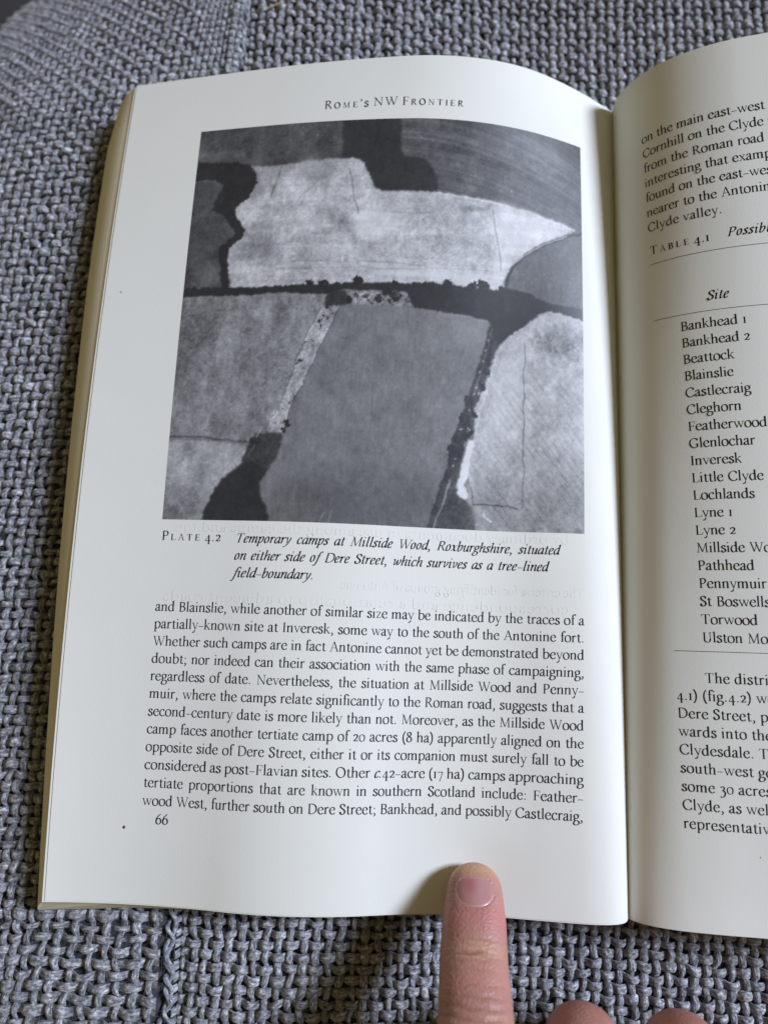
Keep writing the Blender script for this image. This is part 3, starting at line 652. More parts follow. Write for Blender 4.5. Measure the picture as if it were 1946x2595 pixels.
def plate_mesh():
    s = np.linspace(0, 115.98, W_+1); t = np.linspace(0, 116.9, H_+1)
    Sg, Tg = np.meshgrid(s, t, indexing='ij')
    # follow the page's facets exactly, so no cell dips under the paper
    V = S('L', (UL-Sg).ravel(), (110.37-Tg).ravel(), .028)
    f = gridfaces(W_+1, H_+1, True)
    o = mesh_obj('aerial_photograph', V, f, M_plate, page_left, True)
    lin = (np.clip(img/215.0, 0, 1.02)**2.2*.74)
    lin = np.pad(lin, ((0, 1), (0, 1)), mode='edge')          # rows: t, cols: s
    c = lin.T.ravel()
    rgba = np.stack([c*.985+.004, c*.99+.005, c*1.0+.008, np.ones_like(c)], -1).astype(np.float32)
    at_ = o.data.color_attributes.new('tone', 'FLOAT_COLOR', 'POINT'); at_.data.foreach_set('color', rgba.ravel())
    o['label'] = 'black and white aerial photograph of fields, hedges and woods'
plate_mesh()

# ------------------------------------------------------------------ print on the right page
def rpage(lines, name, label=None, parent=page_right, sp=5.4):
    B = []
    for s, v, u, w, st, tr in lines: set_line(B, 'R', s, v, u, None, st, track=tr, size=SZ, space=sp)
    o = ink_mesh(name, B, parent)
    if label: o['label'] = label
MR = 15.9
R1 = 107.64
para = ['on the main east-west route across Annandale to', 'Cornhill on the Clyde near Biggar, and thence', 'from the Roman road through Clydesdale it is', 'interesting that examples of this size may be',
        'found on the east-west route and that others lie', 'nearer to the Antonine Wall, north of the lower']
rpage([(s, R1-k*PITCH, MR, 116.5, 'r', 0) for k, s in enumerate(para)] + [('Clyde valley.', R1-6*PITCH, MR, None, 'r', .5)], 'body_text')
B = []; set_line(B, 'R', 'Table', 73.0, 16.05, 11.05, 'c', track=2.8, size=SZ, fit=True); set_line(B, 'R', '4.1', 72.85, 28.1, 4.2, 'r', size=SZ, fit=True)
set_line(B, 'R', 'Possible temporary camps', 73.2, 36.5, None, 'i', track=1.3, size=SZ); ink_mesh('table_title', B, page_right)
rpage([('Site', 56.35, 30.05, 5.7, 'i', 1.0)], 'table_heading')
rows = ['Bankhead 1', 'Bankhead 2', 'Beattock', 'Blainslie', 'Castlecraig', 'Cleghorn', 'Featherwood', 'Glenlochar', 'Inveresk', 'Little Clyde', 'Lochlands', 'Lyne 1', 'Lyne 2', 'Millside Wood', 'Pathhead', 'Pennymuir', 'St Boswells', 'Torwood', 'Ulston Moor']
B = []
for k, s in enumerate(rows): set_line(B, 'R', s, 48.84-k*4.657, 22.95, None, size=SZ, track=-.1, space=5.8)
ink_mesh('table_rows', B, page_right)
para2 = [('The distribution of the sites listed (table', 22.95), ('4.1) (fig.4.2) would fit well with a line from', MR), ('Dere Street, pushing south-west and then', MR), ('wards into the upper reaches of the Tweed and', MR), ('Clydesdale. The second group lies to the', MR),
         ('south-west generally, and has an area of', MR), ('some 30 acres, and lies in the valley of the', MR), ('Clyde, as well as in Annandale, and may be', MR), ('representatives of a single campaign there.', MR)]
B = []
for k, (s, u) in enumerate(para2): set_line(B, 'R', s, -45.35-(k*(81.9-45.35)/8), u, None, size=SZ, track=.38, space=5.4)
ink_mesh('body_text', B, page_right)
for v in (70.1, 53.42, -37.39):
    us = np.arange(MR, MR+116.5, 1.0); A = S('R', us, v-.07, .03); C = S('R', us, v+.07, .03); n = len(us)
    V = np.concatenate([A, C]); i = np.arange(n-1); mesh_obj('table_rule', V, np.stack([i, i+1, n+i+1, n+i], -1), M_ink, page_right, False)

# specks on the paper and a straw thread in the cloth
def blob(name, p, r, m, label, cat):
    V = []; F = []
    bpy_rng = np.random.default_rng(int(abs(p[0])*100))
    for i in range(5):
        th = math.pi*i/4
        for j in range(8):
            ph = 2*math.pi*j/8; q = 1+bpy_rng.normal(0, .18)
            V.append((p[0]+r[0]*q*math.sin(th)*math.cos(ph), p[1]+r[1]*q*math.sin(th)*math.sin(ph), p[2]+r[2]*math.cos(th)))
    for i in range(4):
        for j in range(8): F.append([i*8+j, (i+1)*8+j, (i+1)*8+(j+1) % 8, i*8+(j+1) % 8])
    o = mesh_obj(name, V, F, m); tag(o, label, cat); return o
M_crumb, _, _ = mat('dark_crumb', (.05, .035, .03), .8)
p = S('L', 135.8, -87.8, .12); blob('crumb', p, (.32, .42, .16), M_crumb, 'tiny dark crumb on the blank margin just left of the number 66', 'crumb')
p = S('L', 150.3, 59.8, .05); M_speck, _, _ = mat('olive_speck', (.30, .29, .12), .8); blob('crumb', p, (.28, .22, .08), M_speck, 'tiny olive speck near the outer edge of the left page, level with the photograph', 'crumb')
p = S('R', 33.8, -87.6, .05); M_speck2, _, _ = mat('grey_speck', (.52, .52, .52), .8); blob('crumb', p, (.2, .22, .06), M_speck2, 'faint grey speck on the right page below its last line', 'crumb')
# ------------------------------------------------------------------ woven sofa cover
XSEAM = -119.0
def fab_h(x, y):
    """height of the cushion surface, mm"""
    x = np.asarray(x, float); y = np.asarray(y, float)
    w = np.clip((-x-8)/95, 0, 1); base = -11.5 + 11.0*w*w*(3-2*w)
    base = base - .00045*np.maximum(0, y-60)**2*.6
    a = XSEAM - x                                  # distance left of the seam
    left = a > 0
    puff = 3.6*(1-np.exp(-np.maximum(a, 0)/6.0)) + 1.6*np.exp(-((a-4)/2.5)**2)
    drop = .0010*np.maximum(0, a-55)**2
    q = np.maximum(0, (a-30)*.62+(y-105)*.78); corner = .00235*q*q
    corner = np.where(left, corner, 0)
    z = np.where(left, base+puff-drop-corner, base - 2.2*np.exp(-np.maximum(-a, 0)/2.6))
    z = z + .8*np.sin(x*.045+1)*np.sin(y*.038) + .5*np.sin(x*.021-y*.05)
    return z
PX, PY = 3.28, 2.86
def smooth_noise(n, m, scale, g):
    k = int(m/scale)+3; a = g.normal(size=(n, k)); t = np.linspace(0, k-1.001, m); i = np.floor(t).astype(int); f = t-i; f = f*f*(3-2*f)
    return a[:, i]*(1-f)+a[:, i+1]*f
def weave(x0, x1, y0, y1, shear, seed, PX=PX, PY=PY):
    """interlaced yarns of a plain weave: every yarn is a swept tube.  returns verts, faces, uv"""
    g = np.random.default_rng(seed); K = 9; ang = np.arange(K)*2*np.pi/K
    Vs = []; Fs = []; UVs = []; off = 0
    nx = int((x1-x0)/PX); ny = int((y1-y0)/PY)
    wy_shift = smooth_noise(ny, nx*6+1, 8, g)*.30; wx_shift = smooth_noise(nx, ny*6+1, 8, g)*.30
    thick_x = 1+g.normal(0, .13, nx); thick_y = 1+g.normal(0, .13, ny)
    for kind in (0, 1):
        n, L = (nx, ny*6+1) if kind == 0 else (ny, nx*6+1)
        i = np.arange(n)[:, None]; s = np.arange(L)[None, :]/6.0
        if kind == 0:
            X = x0 + (i+.5)*PX + wx_shift; Y = y0 + s*PY + 0*X
            c = np.cos(np.pi*(s-.5+i)); th = thick_x[:, None]
        else:
            X = x0 + s*PX + 0*i; Y = y0 + (i+.5)*PY + wy_shift + 0*X
            c = -np.cos(np.pi*(i+s-.5)); th = thick_y[:, None]
        X = X + 0*s; Y = Y + 0*i
        if shear:      # cloth on the left panel runs slightly askew to the seam
            a = XSEAM - X; X = X + .075*Y*np.clip(a/30, 0, 1); Y = Y - .05*a
        prof = np.sign(c)*np.abs(c)**.5
        w = (.88 if kind == 0 else 1.04)*th*(1+.10*np.clip(c, -1, 1))*(1+smooth_noise(n, L, 4, g)*.10)
        h = (.72 if kind == 0 else .76)*th*(1+smooth_noise(n, L, 3, g)*.08)
        Z = fab_h(X, Y) + (.72 if kind == 0 else .98)*prof + smooth_noise(n, L, 6, g)*.13
        dx = (fab_h(X+.5, Y)-fab_h(X-.5, Y)); dy = (fab_h(X, Y+.5)-fab_h(X, Y-.5))
        slope = dx if kind == 0 else dy
        lat = np.stack([1/np.sqrt(1+slope**2), slope/np.sqrt(1+slope**2)], -1)   # lateral direction in (lateral, z)
        nrm = np.stack([-dx, -dy, np.ones_like(dx)], -1); nrm /= np.linalg.norm(nrm, axis=-1, keepdims=True)
        C = np.stack([X, Y, Z], -1)[:, :, None, :]
        latv = np.zeros(X.shape+(3,)); latv[..., 0 if kind == 0 else 1] = lat[..., 0]; latv[..., 2] = lat[..., 1]
        knob = 1+g.normal(0, .055, X.shape+(K,)) + .07*np.cos(3*ang[None, None, :]+(s*1.9+g.uniform(0, 6, (n, 1)))[..., None])
        ring = C + latv[:, :, None, :]*(np.cos(ang)[None, None, :]*w[..., None]*knob)[..., None] + nrm[:, :, None, :]*(np.sin(ang)[None, None, :]*h[..., None]*knob)[..., None]
        # quads, skipping what lies hidden well under the book
        hid = (X > -128) & (X < 142) & (Y > -92) & (Y < 112)
        keep = ~(hid[:, :-1] & hid[:, 1:])
        if shear: keep &= (X[:, :-1] < XSEAM+1.2) & (X[:, 1:] < XSEAM+1.2)
        ii, ss = np.nonzero(keep)
        base = (ii*L+ss)[:, None]*K; k = np.arange(K)[None, :]; k2 = (k+1) % K
        f = np.stack([base+k, base+k2, base+K+k2, base+K+k], -1).reshape(-1, 4)
        if kind == 1: f = f[:, ::-1]
        V = ring.reshape(-1, 3)
        u = (s*(PY if kind == 0 else PX) + g.uniform(0, 400, (n, 1)))[..., None]+np.zeros(K); v = np.broadcast_to(ang/6.283*4.0, u.shape) + (0 if kind == 0 else 40)
        used = np.unique(f); remap = np.full(len(V), -1); remap[used] = np.arange(len(used))
        Vs.append(V[used]); UVs.append(np.stack([u, v], -1).reshape(-1, 2)[used]); Fs.append(remap[f]+off); off += len(used)
    return np.concatenate(Vs), np.concatenate(Fs), np.concatenate(UVs)
def fuzz(n, xr, yr, seed, L=(1.5, 5), r=.04, lift=1.2):
    g = np.random.default_rng(seed); m_ = 7
    x = g.uniform(*xr, n); y = g.uniform(*yr, n)
    ok = ~((x > -140) & (x < 145) & (y > -100) & (y < 122)); x, y = x[ok], y[ok]; n = len(x)
    a = g.choice([0, np.pi/2], n)+g.normal(0, .45, n); ln = g.uniform(*L, n); cv = g.normal(0, .5, n); t = np.linspace(-.5, .5, m_)
    A = a[:, None]+cv[:, None]*t[None]
    X = x[:, None]+np.cos(A)*ln[:, None]*t; Y = y[:, None]+np.sin(A)*ln[:, None]*t
    Z = fab_h(X, Y)+lift+.4*(1-4*t*t)*g.uniform(.1, 1.6, (n, 1))+g.normal(0, .06, X.shape)-.5*(t*2)**4
    P = np.stack([X, Y, Z], -1); D = np.gradient(P, axis=1); D /= np.linalg.norm(D, axis=-1, keepdims=True)
    U = np.stack([-D[..., 1], D[..., 0], 0*D[..., 0]], -1); U /= np.linalg.norm(U, axis=-1, keepdims=True)+1e-9; N = np.cross(D, U)
    K = 3; an = np.arange(K)*2*np.pi/K
    R = P[:, :, None]+r*(U[:, :, None]*np.cos(an)[None, None, :, None]+N[:, :, None]*np.sin(an)[None, None, :, None])
    b_ = (np.arange(n)[:, None]*m_+np.arange(m_-1)[None]).reshape(-1, 1)*K; k = np.arange(K)[None]; k2 = (k+1) % K
    F = np.stack([b_+k, b_+k2, b_+K+k2, b_+K+k], -1).reshape(-1, 4)
    return R.reshape(-1, 3), F, np.full((n*m_*K, 2), 3.3)+g.uniform(0, 50, (n*m_*K, 2))*0
sofa = empty('sofa', (0, 0, -.06))
tag(sofa, 'chunky grey blue woven sofa seat with a seam, lying under the open book', 'sofa')
def to_sofa(o):
    o.parent = sofa; o.matrix_parent_inverse = sofa.matrix_world.inverted() if False else Matrix.Translation((0, 0, .06)); return o
def join3(parts):
    Vs, Fs, Us = [], [], []; off = 0
    for V, F, U in parts: Vs.append(V); Fs.append(F+off); Us.append(U); off += len(V)
    return np.concatenate(Vs), np.concatenate(Fs), np.concatenate(Us)
V, F, U = join3([weave(XSEAM-.9, 205, -212, 225, False, 11), fuzz(34000, (XSEAM+2, 125), (-175, 215), 5, (1.2, 4))])
o = to_sofa(mesh_obj('woven_panel', V, F, M_yarn, None, True, U)); o['label'] = 'main panel of the seat cover, right of the seam'
V, F, U = join3([weave(-256, XSEAM, -212, 240, True, 12, 3.35, 3.0), fuzz(30000, (-240, XSEAM-1), (-175, 215), 6, (1.2, 4))])
o = to_sofa(mesh_obj('woven_panel', V, F, M_yarn, None, True, U)); o['label'] = 'side panel of the seat cover, left of the seam, curving away at its far corner'
# twisted edge yarn along the seam
def twisted_cord():
    Vs = []; Fs = []; Us = []; off = 0; K = 8; y = np.arange(-212, 224, .35); an = np.arange(K)*2*np.pi/K; g = np.random.default_rng(3)
    for s in range(2):
        ph = y*2*np.pi/8.4+s*np.pi+smooth_noise(1, len(y), 16, g)[0]*.8; wob = smooth_noise(1, len(y), 14, g)[0]*.5
        cx = XSEAM-1.7+.9*np.cos(ph)+wob; cz = fab_h(XSEAM-2.0, y)+.55+.7*np.sin(ph)
        r = .68*(1+smooth_noise(1, len(y), 9, g)[0]*.2)
        R = np.stack([cx[:, None]+r[:, None]*np.cos(an), y[:, None]+0*an, cz[:, None]+r[:, None]*np.sin(an)], -1).reshape(-1, 3)
        b_ = np.arange(len(y)-1)[:, None]*K; k = np.arange(K)[None]; k2 = (k+1) % K
        keep = (y[:-1] < -95) | (y[:-1] > 112); b_ = b_[keep]
        Fs.append(np.stack([b_+k, b_+K+k, b_+K+k2, b_+k2], -1).reshape(-1, 4)+off); Vs.append(R); off += len(R)
        Us.append(np.stack([np.repeat(y, K)+s*90, np.tile(an/6.283*4, len(y))], -1))
    return np.concatenate(Vs), np.concatenate(Fs), np.concatenate(Us)
V, F, U = twisted_cord(); to_sofa(mesh_obj('seam_edge', V, F, M_seam, None, True, U))
# lining under the yarns and the cushion body
def core():
    xs = np.linspace(-262, 212, 120); ys = np.linspace(-216, 246, 110); X, Y = np.meshgrid(xs, ys, indexing='ij')
    Z = fab_h(X, Y)-1.15
    top = np.stack([X, Y, Z], -1).reshape(-1, 3); bot = top.copy(); bot[:, 2] = -140
    n = len(top); f = gridfaces(120, 110); F = [f, f[:, ::-1]+n]
    idx = np.arange(n).reshape(120, 110)
    for e, fl in ((idx[0], 0), (idx[-1], 1), (idx[:, 0], 1), (idx[:, -1], 0)):
        q = np.stack([e[:-1], e[1:], e[1:]+n, e[:-1]+n], -1); F.append(q if fl else q[:, ::-1])
    return np.concatenate([top, bot]), np.concatenate(F)
V, F = core(); to_sofa(mesh_obj('cushion', V, F, M_core, None, True))
M_floor, nt, b = mat('dark_floor', (.055, .052, .058), .8, .2)
V = np.array([(-2500, -2500, -420), (2500, -2500, -420), (2500, 2500, -420), (-2500, 2500, -420)]); o = mesh_obj('floor', V, [[0, 1, 2, 3]], M_floor, None, False); o['kind'] = 'structure'
M_straw, _, _ = mat('straw', (.50, .38, .16), .6)
def fibre(name, pts, r, m, label):
    P = _cr(np.array(pts, float), 6); K = 6; an = np.arange(K)*2*np.pi/K; D = np.gradient(P, axis=0); D /= np.linalg.norm(D, axis=1)[:, None]
    U = np.cross(D, [0, 0, 1.]); U /= np.linalg.norm(U, axis=1)[:, None]; N = np.cross(U, D)
    R = (P[:, None]+r*(U[:, None]*np.cos(an)[:, None]+N[:, None]*np.sin(an)[:, None])).reshape(-1, 3)
    b_ = np.arange(len(P)-1)[:, None]*K; k = np.arange(K)[None]; k2 = (k+1) % K
    o = mesh_obj(name, R, np.stack([b_+k, b_+k2, b_+K+k2, b_+K+k], -1).reshape(-1, 4), m); tag(o, label, 'fibre'); return o
fx, fy = -110.5, 172.0; fz = float(fab_h(fx, fy))+1.9
fibre('straw_fibre', [(fx-2.4, fy-.9, fz), (fx, fy, fz+.3), (fx+1.3, fy+.9, fz+.2), (fx+2.8, fy+.9, fz)], .22, M_straw, 'short yellow straw fibre caught in the cloth above the book')
# ------------------------------------------------------------------ right hand, index finger pressing the page
M_skin, nt, b = mat('skin', (.50, .30, .235), .48, .4)
b.inputs['Subsurface Weight'].default_value = .35; b.inputs['Subsurface Radius'].default_value = (1.0, .35, .2); b.inputs['Subsurface Scale'].default_value = .0016
tc = node(nt, 'ShaderNodeTexCoord')
n1 = node(nt, 'ShaderNodeTexNoise'); n1.inputs['Scale'].default_value = 130; n1.inputs['Detail'].default_value = 3
at = node(nt, 'ShaderNodeVertexColor', layer_name='skin')
mx = node(nt, 'ShaderNodeMixRGB', blend_type='MULTIPLY'); mx.inputs[0].default_value = .35
rp = node(nt, 'ShaderNodeValToRGB'); rp.color_ramp.elements[0].position = .3; rp.color_ramp.elements[1].position = .7
rp.color_ramp.elements[0].color = (.82, .62, .60, 1); rp.color_ramp.elements[1].color = (1, 1, 1, 1)
nt.links.new(tc.outputs['Object'], n1.inputs['Vector']); nt.links.new(n1.outputs[0], rp.inputs[0])
nt.links.new(at.outputs[0], mx.inputs[1]); nt.links.new(rp.outputs[0], mx.inputs[2]); nt.links.new(mx.outputs[0], b.inputs['Base Color'])
mp = node(nt, 'ShaderNodeMapping'); mp.inputs['Scale'].default_value = (420, 1500, 1200)
n2 = node(nt, 'ShaderNodeTexNoise'); n2.inputs['Scale'].default_value = 1; n2.inputs['Detail'].default_value = 3
v3 = node(nt, 'ShaderNodeTexVoronoi'); v3.inputs['Scale'].default_value = 1500
ad = node(nt, 'ShaderNodeMath', operation='ADD'); bp = node(nt, 'ShaderNodeBump'); bp.inputs['Strength'].default_value = .55; bp.inputs['Distance'].default_value = .00022
nt.links.new(tc.outputs['Object'], mp.inputs[0]); nt.links.new(mp.outputs[0], n2.inputs['Vector']); nt.links.new(tc.outputs['Object'], v3.inputs['Vector'])
nt.links.new(n2.outputs[0], ad.inputs[0]); nt.links.new(v3.outputs[0], ad.inputs[1]); nt.links.new(ad.outputs[0], bp.inputs['Height']); nt.links.new(bp.outputs[0], b.inputs['Normal'])
M_nail, nt, b = mat('fingernail', (.55, .27, .26), .28, .5)
b.inputs['Subsurface Weight'].default_value = .3; b.inputs['Subsurface Radius'].default_value = (1, .4, .3); b.inputs['Subsurface Scale'].default_value = .001
at = node(nt, 'ShaderNodeVertexColor', layer_name='nail'); nt.links.new(at.outputs[0], b.inputs['Base Color'])

def loft(path, rw, rh, K=28, up=(0, 0, 1), power=2.2):
    """tube through path (n,3) with half widths rw, half heights rh; round ends"""
    P = np.asarray(path, float); n0 = len(P); P2 = _cr(P, 8); t = np.linspace(0, n0-1, len(P2)); rw = np.interp(t, np.arange(n0), rw); rh = np.interp(t, np.arange(n0), rh); P = P2
    D = np.gradient(P, axis=0); D /= np.linalg.norm(D, axis=1)[:, None]; upv = np.array(up, float)
    # rounded caps
    def cap(p, d, w, h, sgn):
        out = []
        for a in (np.linspace(80, 10, 7) if sgn < 0 else np.linspace(10, 80, 7)):
            a = math.radians(a); out.append((p+sgn*d*math.sin(a)*w, d, w*math.cos(a), h*math.cos(a)))
        return out
    R = cap(P[0], D[0], rw[0], rh[0], -1)+[(P[i], D[i], rw[i], rh[i]) for i in range(len(P))]+cap(P[-1], D[-1], rw[-1], rh[-1], 1)
    an = np.arange(K)*2*np.pi/K; V = []
    for p, d, w, h in R:
        s = np.cross(d, upv); s /= np.linalg.norm(s); u = np.cross(s, d)
        V.append(p+s*(np.sign(np.cos(an))*np.abs(np.cos(an))**(2/power)*w)[:, None]+u*(np.sign(np.sin(an))*np.abs(np.sin(an))**(2/power)*h)[:, None])
    V = np.array(V); m_ = len(V); idx = np.arange(m_*K).reshape(m_, K)
    q = np.stack([idx[:-1], np.roll(idx[:-1], -1, 1), np.roll(idx[1:], -1, 1), idx[1:]], -1).reshape(-1, 4)
    return V.reshape(-1, 3), [list(x) for x in q]+[list(idx[0][::-1]), list(idx[-1])]
zp = float(S('L', 42.4, -96)[2])
TIP = np.array([-40.6, -99.6, zp+6.4]); DIP = np.array([-41.0, -114.0, zp+15.6]); PIP = np.array([-40.6, -132, zp+30.0]); MCP = np.array([-38, -172, 52.])
WR = np.array([-14, -236, 44.])
limbs = [
 ([TIP, (TIP*.6+DIP*.4), DIP, (DIP*.5+PIP*.5)+np.array([0, 0, .4]), PIP, (PIP*.5+MCP*.5)+np.array([0, 0, 2]), MCP, MCP*.4+WR*.6], [7.1, 7.9, 8.3, 8.8, 9.9, 9.4, 11, 13], [5.6, 6.6, 7.4, 8.0, 8.9, 9.2, 11, 12]),
 ([(-15, -142, 7), (-15, -133, 10), (-15.5, -128, 20), (-16, -133.5, 34), (-16, -151, 44), (-15, -176, 53), (-14, -215, 50)], [7, 8, 8.6, 9.8, 10, 11.5, 15], [6.5, 7, 7.6, 8.8, 10, 11.5, 13]),
 ([(8, -142, 6), (8, -133, 9), (8, -128.5, 19), (8, -133, 32), (8, -151, 42), (8, -173, 50), (-4, -215, 48)], [6.8, 7.6, 8.2, 9.3, 9.6, 11, 15], [6.2, 6.8, 7.2, 8.4, 9.6, 11, 13]),
 ([(26, -146, 5), (26, -138, 8), (26, -134, 17), (26, -138, 28), (27, -152, 36), (29, -170, 43), (4, -212, 44)], [6, 6.8, 7.2, 8.2, 8.6, 10, 14], [5.6, 6, 6.4, 7.4, 8.6, 10, 12]),
 ([(-70, -160, 8), (-66, -174, 14), (-60, -192, 22), (-45, -214, 34), (-24, -234, 42)], [7.6, 9.4, 10.5, 13, 15], [6.4, 8, 10, 12, 13]),
 ([(-14, -205, 48), (-12, -236, 46), (-8, -275, 48), (0, -340, 55)], [24, 24, 26, 33], [13, 15.5, 18, 24]),
 ([(-28, -185, 45), (-10, -190, 45), (12, -186, 42)], [12, 13, 12], [11, 12, 11]),
]
def build_hand():
    V = []; F = []; n = 0
    for P, w, h in limbs:
        up = (0, .55, 1) if len(P) == 7 and P[0][2] < 8.5 else (0, 0, 1)
        # curled fingers turn through a half circle: sweep them with the sideways axis as reference
        if len(P) == 7 and P[0][0] > -20 and P[0][1] > -150:
            v, f = loft(P, h, w, up=(1, 0, 0), power=2.0)
        else: v, f = loft(P, w, h)
        V.append(v); F += [[i+n for i in q] for q in f]; n += len(v)
    o = mesh_obj('hand_source', np.concatenate(V), F, M_skin, None)
    r = o.modifiers.new('r', 'REMESH'); r.mode = 'VOXEL'; r.voxel_size = .00042; r.use_smooth_shade = True
    s = o.modifiers.new('s', 'SMOOTH'); s.factor = .5; s.iterations = 20
    dg = bpy.context.evaluated_depsgraph_get(); me = bpy.data.meshes.new_from_object(o.evaluated_get(dg), depsgraph=dg)
    bpy.data.objects.remove(o)
    return me
me = build_hand(); me.name = 'person'
n = len(me.vertices); co = np.empty(n*3, np.float32); me.vertices.foreach_get('co', co); co = co.reshape(-1, 3).astype(float)/MM
nr = np.empty(n*3, np.float32); me.vertices.foreach_get('normal', nr); nr = nr.reshape(-1, 3).astype(float)
# frame of the last joint: t runs from the fingertip back along the finger, s sideways
axis = (DIP-TIP)/np.linalg.norm(DIP-TIP); side = np.array([1., 0, 0]); side -= axis*side.dot(axis); side /= np.linalg.norm(side); upn = np.cross(side, axis); upn *= np.sign(upn[2])
path = np.array([TIP-axis*7.1, TIP, DIP, PIP, MCP]); seg = np.diff(path, axis=0); sl = np.linalg.norm(seg, axis=1); cum = np.concatenate([[0], np.cumsum(sl)])
best = np.full(n, 1e9); tt = np.zeros(n)
for i in range(4):
    d = seg[i]/sl[i]; t = np.clip((co-path[i])@d, 0, sl[i]); dist = np.linalg.norm(co-path[i]-t[:, None]*d, axis=1); m_ = dist < best; best[m_] = dist[m_]; tt[m_] = cum[i]+t[m_]
ss = co[:, 0]+40.7
idx = (best < 13) & (np.abs(ss) < 13) & (tt < 62)
top = np.clip(nr[:, 2]*.8+nr[:, 1]*.5, 0, 1)*idx
disp = np.zeros(n)
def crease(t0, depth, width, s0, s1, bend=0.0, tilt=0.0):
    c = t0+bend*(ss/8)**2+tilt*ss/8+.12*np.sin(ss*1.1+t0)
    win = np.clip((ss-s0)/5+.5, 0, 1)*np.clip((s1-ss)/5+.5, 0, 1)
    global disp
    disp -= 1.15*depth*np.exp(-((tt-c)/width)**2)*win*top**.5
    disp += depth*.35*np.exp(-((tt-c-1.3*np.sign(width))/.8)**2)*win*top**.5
CR_ = [(19.6, .22, .45, -4, 5, .4, -.3), (21.0, .14, .4, -5, 4, .2, 0), (22.6, .55, .42, -5.5, 2.5, .3, -.55), (23.3, .32, .45, -1, 6, -.1, .4), (25.0, .20, .45, -6, 5, -.3, 0), (27.0, .10, .5, -5, 5, -.3, 0),
       (30.5, .12, .5, -5, 6, -.5, 0), (33.0, .22, .5, -6, 6, -.8, .1), (35.4, .30, .55, -6, 7, -1.1, .2), (37.8, .36, .6, -6, 8, -1.5, .2), (40.5, .42, .65, -7, 8, -1.8, .1), (43.2, .40, .65, -7, 8, -1.6, 0), (46.0, .35, .65, -7, 7, -1.2, 0)]
for c in CR_: crease(*c)
# nail bed: an oval hollow that the plate sits in
N0 = TIP + upn*6.6 + axis*(1.7)      # centre of the plate
NW, NL = 4.8, 3.9
a_ = (co-N0)@axis; s_ = (co-N0)@side; h_ = (co-N0)@upn
pe = np.where(a_ > 0, 2.0, 3.0); e = (np.abs(s_/NW)**pe+np.abs(a_/NL)**pe)**(1/pe)
bed = (e < 1.25) & (h_ > -4.5) & (best < 13) & (nr@upn > .15)
def bedm(s, l): s = np.asarray(s)/5; l = np.asarray(l)/5; return np.stack([s*0+1, s, s**2, s**4, l, l**2, l*s**2, l**3], -1)
bedc = np.linalg.lstsq(bedm(s_[bed], a_[bed]), h_[bed], rcond=None)[0]
nb = (h_ > -4.5) & (best < 13)
disp += nb*np.where(e < 1.0, -.30*np.clip((1-e)/.14, 0, 1), .0*np.exp(-((e-1.10)/.10)**2)*np.where(a_ < -2, .3, 1))
co2 = co+nr*disp[:, None]
# the pad flattens where it presses the paper
zs = S('L', np.clip(-co2[:, 0], .5, 150), np.clip(co2[:, 1], -106.8, 129))[:, 2]
m_ = idx & (co2[:, 1] > -106.8) & (co2[:, 2] < zs+.05); co2[m_, 2] = zs[m_]+.05
me.vertices.foreach_set('co', (co2*MM).astype(np.float32).ravel())
# skin colour: paler over the pressed tip and the joint, pinker behind the nail and at the knuckle
base = np.array([.42, .215, .175]); C = np.tile(base, (n, 1))
def mixc(c, w):
    global C
    w = np.clip(w, 0, 1)[:, None]; c = np.array(c)*1.1; C = C*(1-w)+np.array(c)*w
mixc((.52, .30, .18), idx*np.exp(-((tt-2.2)/2.6)**2)*.9)
mixc((.44, .17, .155), idx*np.exp(-((tt-14.6)/3.2)**2)*.62)
mixc((.52, .20, .19), idx*np.exp(-((tt-12)/7)**2)*np.clip(ss/7, 0, 1)*.3)
mixc((.50, .31, .20), idx*np.exp(-((tt-22.5)/3.2)**2)*.65*np.exp(-(ss/7)**2))
mixc((.48, .225, .175), idx*np.exp(-((tt-29)/3.2)**2)*.4)
mixc((.49, .30, .20), idx*np.exp(-((tt-40)/3.5)**2)*.5)
other = ~idx & (co[:, 1] > -140)
mixc((.40, .18, .14), other*.6)
dark = np.clip(-disp/.5, 0, 1)*(~(nb & (e < 1.0))); mixc((.30, .13, .09), dark*.7*idx)  # crease shade painted into the skin colour, darker with groove depth
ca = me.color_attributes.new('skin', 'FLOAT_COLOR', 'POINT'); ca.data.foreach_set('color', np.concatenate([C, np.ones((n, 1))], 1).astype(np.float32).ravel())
me.polygons.foreach_set('use_smooth', [True]*len(me.polygons)); me.update()
if not me.materials: me.materials.append(M_skin)
person = bpy.data.objects.new('person', me); col.objects.link(person)
tag(person, 'bare hand, index finger pressing the foot of the left page, other fingers curled', 'person')
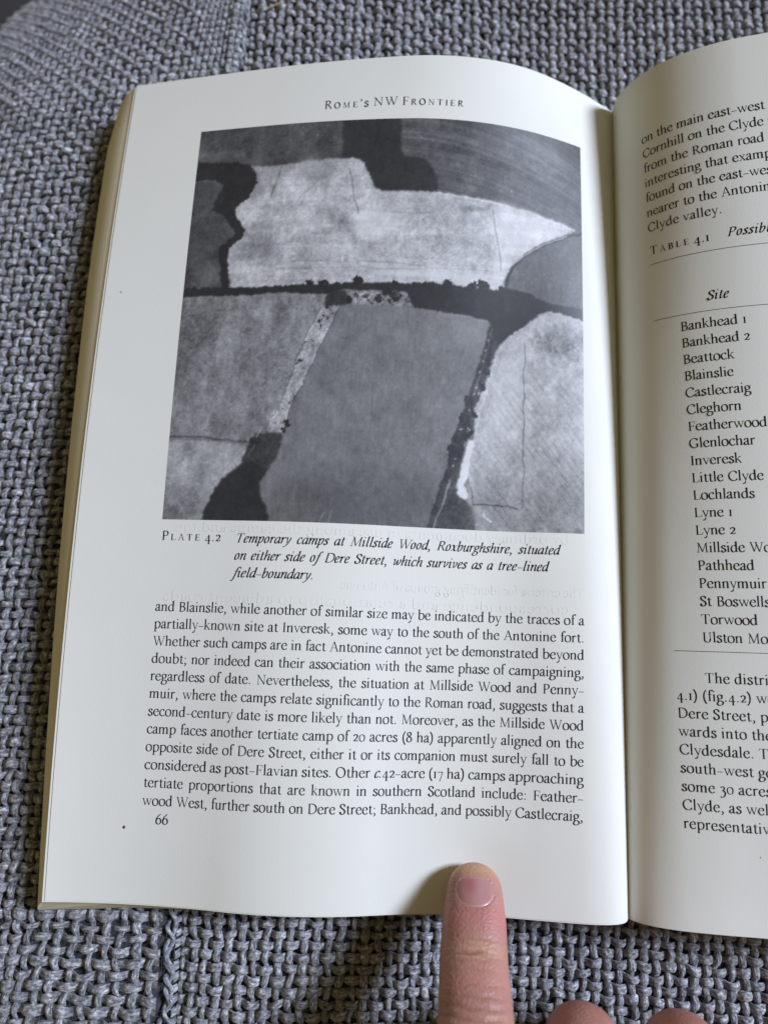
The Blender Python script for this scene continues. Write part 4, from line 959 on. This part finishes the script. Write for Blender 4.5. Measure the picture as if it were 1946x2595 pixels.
# the nail plate
def nail():
    g = 41; V = []; Cn = []
    rr = np.linspace(0, 1, 16); th = np.linspace(0, 2*np.pi, 56, endpoint=False)
    from mathutils.bvhtree import BVHTree
    for r in rr:
        for a in th:
            ca_, sa = math.cos(a), math.sin(a); pe_ = 2.0 if sa > 0 else 3.0; k = r/((abs(ca_)**pe_+abs(sa)**pe_)**(1/pe_))
            s = NW*.985*k*ca_; l = NL*.985*k*sa
            h = float(bedm(s, l)@bedc) + .10 - .30*r**8 + .012*math.sin(s*9)
            V.append(N0+side*s+axis*l+upn*h)
            c = np.array([.42, .19, .185])
            w = math.exp(-((s-1.2)/2.2)**2)*.5; c = c*(1-w)+np.array([.52, .30, .30])*w
            w = math.exp(-((s+1.4)/1.5)**2)*math.exp(-((l+1.5)/2)**2)*.7; c = c*(1-w)+np.array([.37, .12, .115])*w
            w = np.clip((-l/NL-.80)/.14, 0, 1)*.5; c = c*(1-w)+np.array([.55, .42, .33])*w
            w = (.6 if (r > .9 and sa > .1) else 0); c = c*(1-w)+np.array([.58, .42, .36])*w
            Cn.append(c)
    V = np.array(V); m_ = len(rr); K = len(th); n_ = len(V); B_ = V-upn*.35
    idx_ = np.arange(m_*K).reshape(m_, K); F = []
    for i in range(m_-1):
        for j in range(K):
            j2 = (j+1) % K; q = [idx_[i, j], idx_[i+1, j], idx_[i+1, j2], idx_[i, j2]]
            F.append(q if True else q[::-1])
    for j in range(K): F.append([idx_[-1, j], idx_[-1, j]+n_, idx_[-1, (j+1) % K]+n_, idx_[-1, (j+1) % K]])
    o = mesh_obj('fingernail', np.concatenate([V, B_]), F, M_nail, person, True)
    nrm = o.data.polygons[20].normal
    if Vector(nrm).dot(Vector(upn)) < 0: o.data.flip_normals()
    at_ = o.data.color_attributes.new('nail', 'FLOAT_COLOR', 'POINT'); c = np.concatenate([np.array(Cn)]*2); at_.data.foreach_set('color', np.concatenate([c, np.ones((len(c), 1))], 1).astype(np.float32).ravel())
    return o
# lay the plate a touch above the hollow measured on the finished skin
nail()
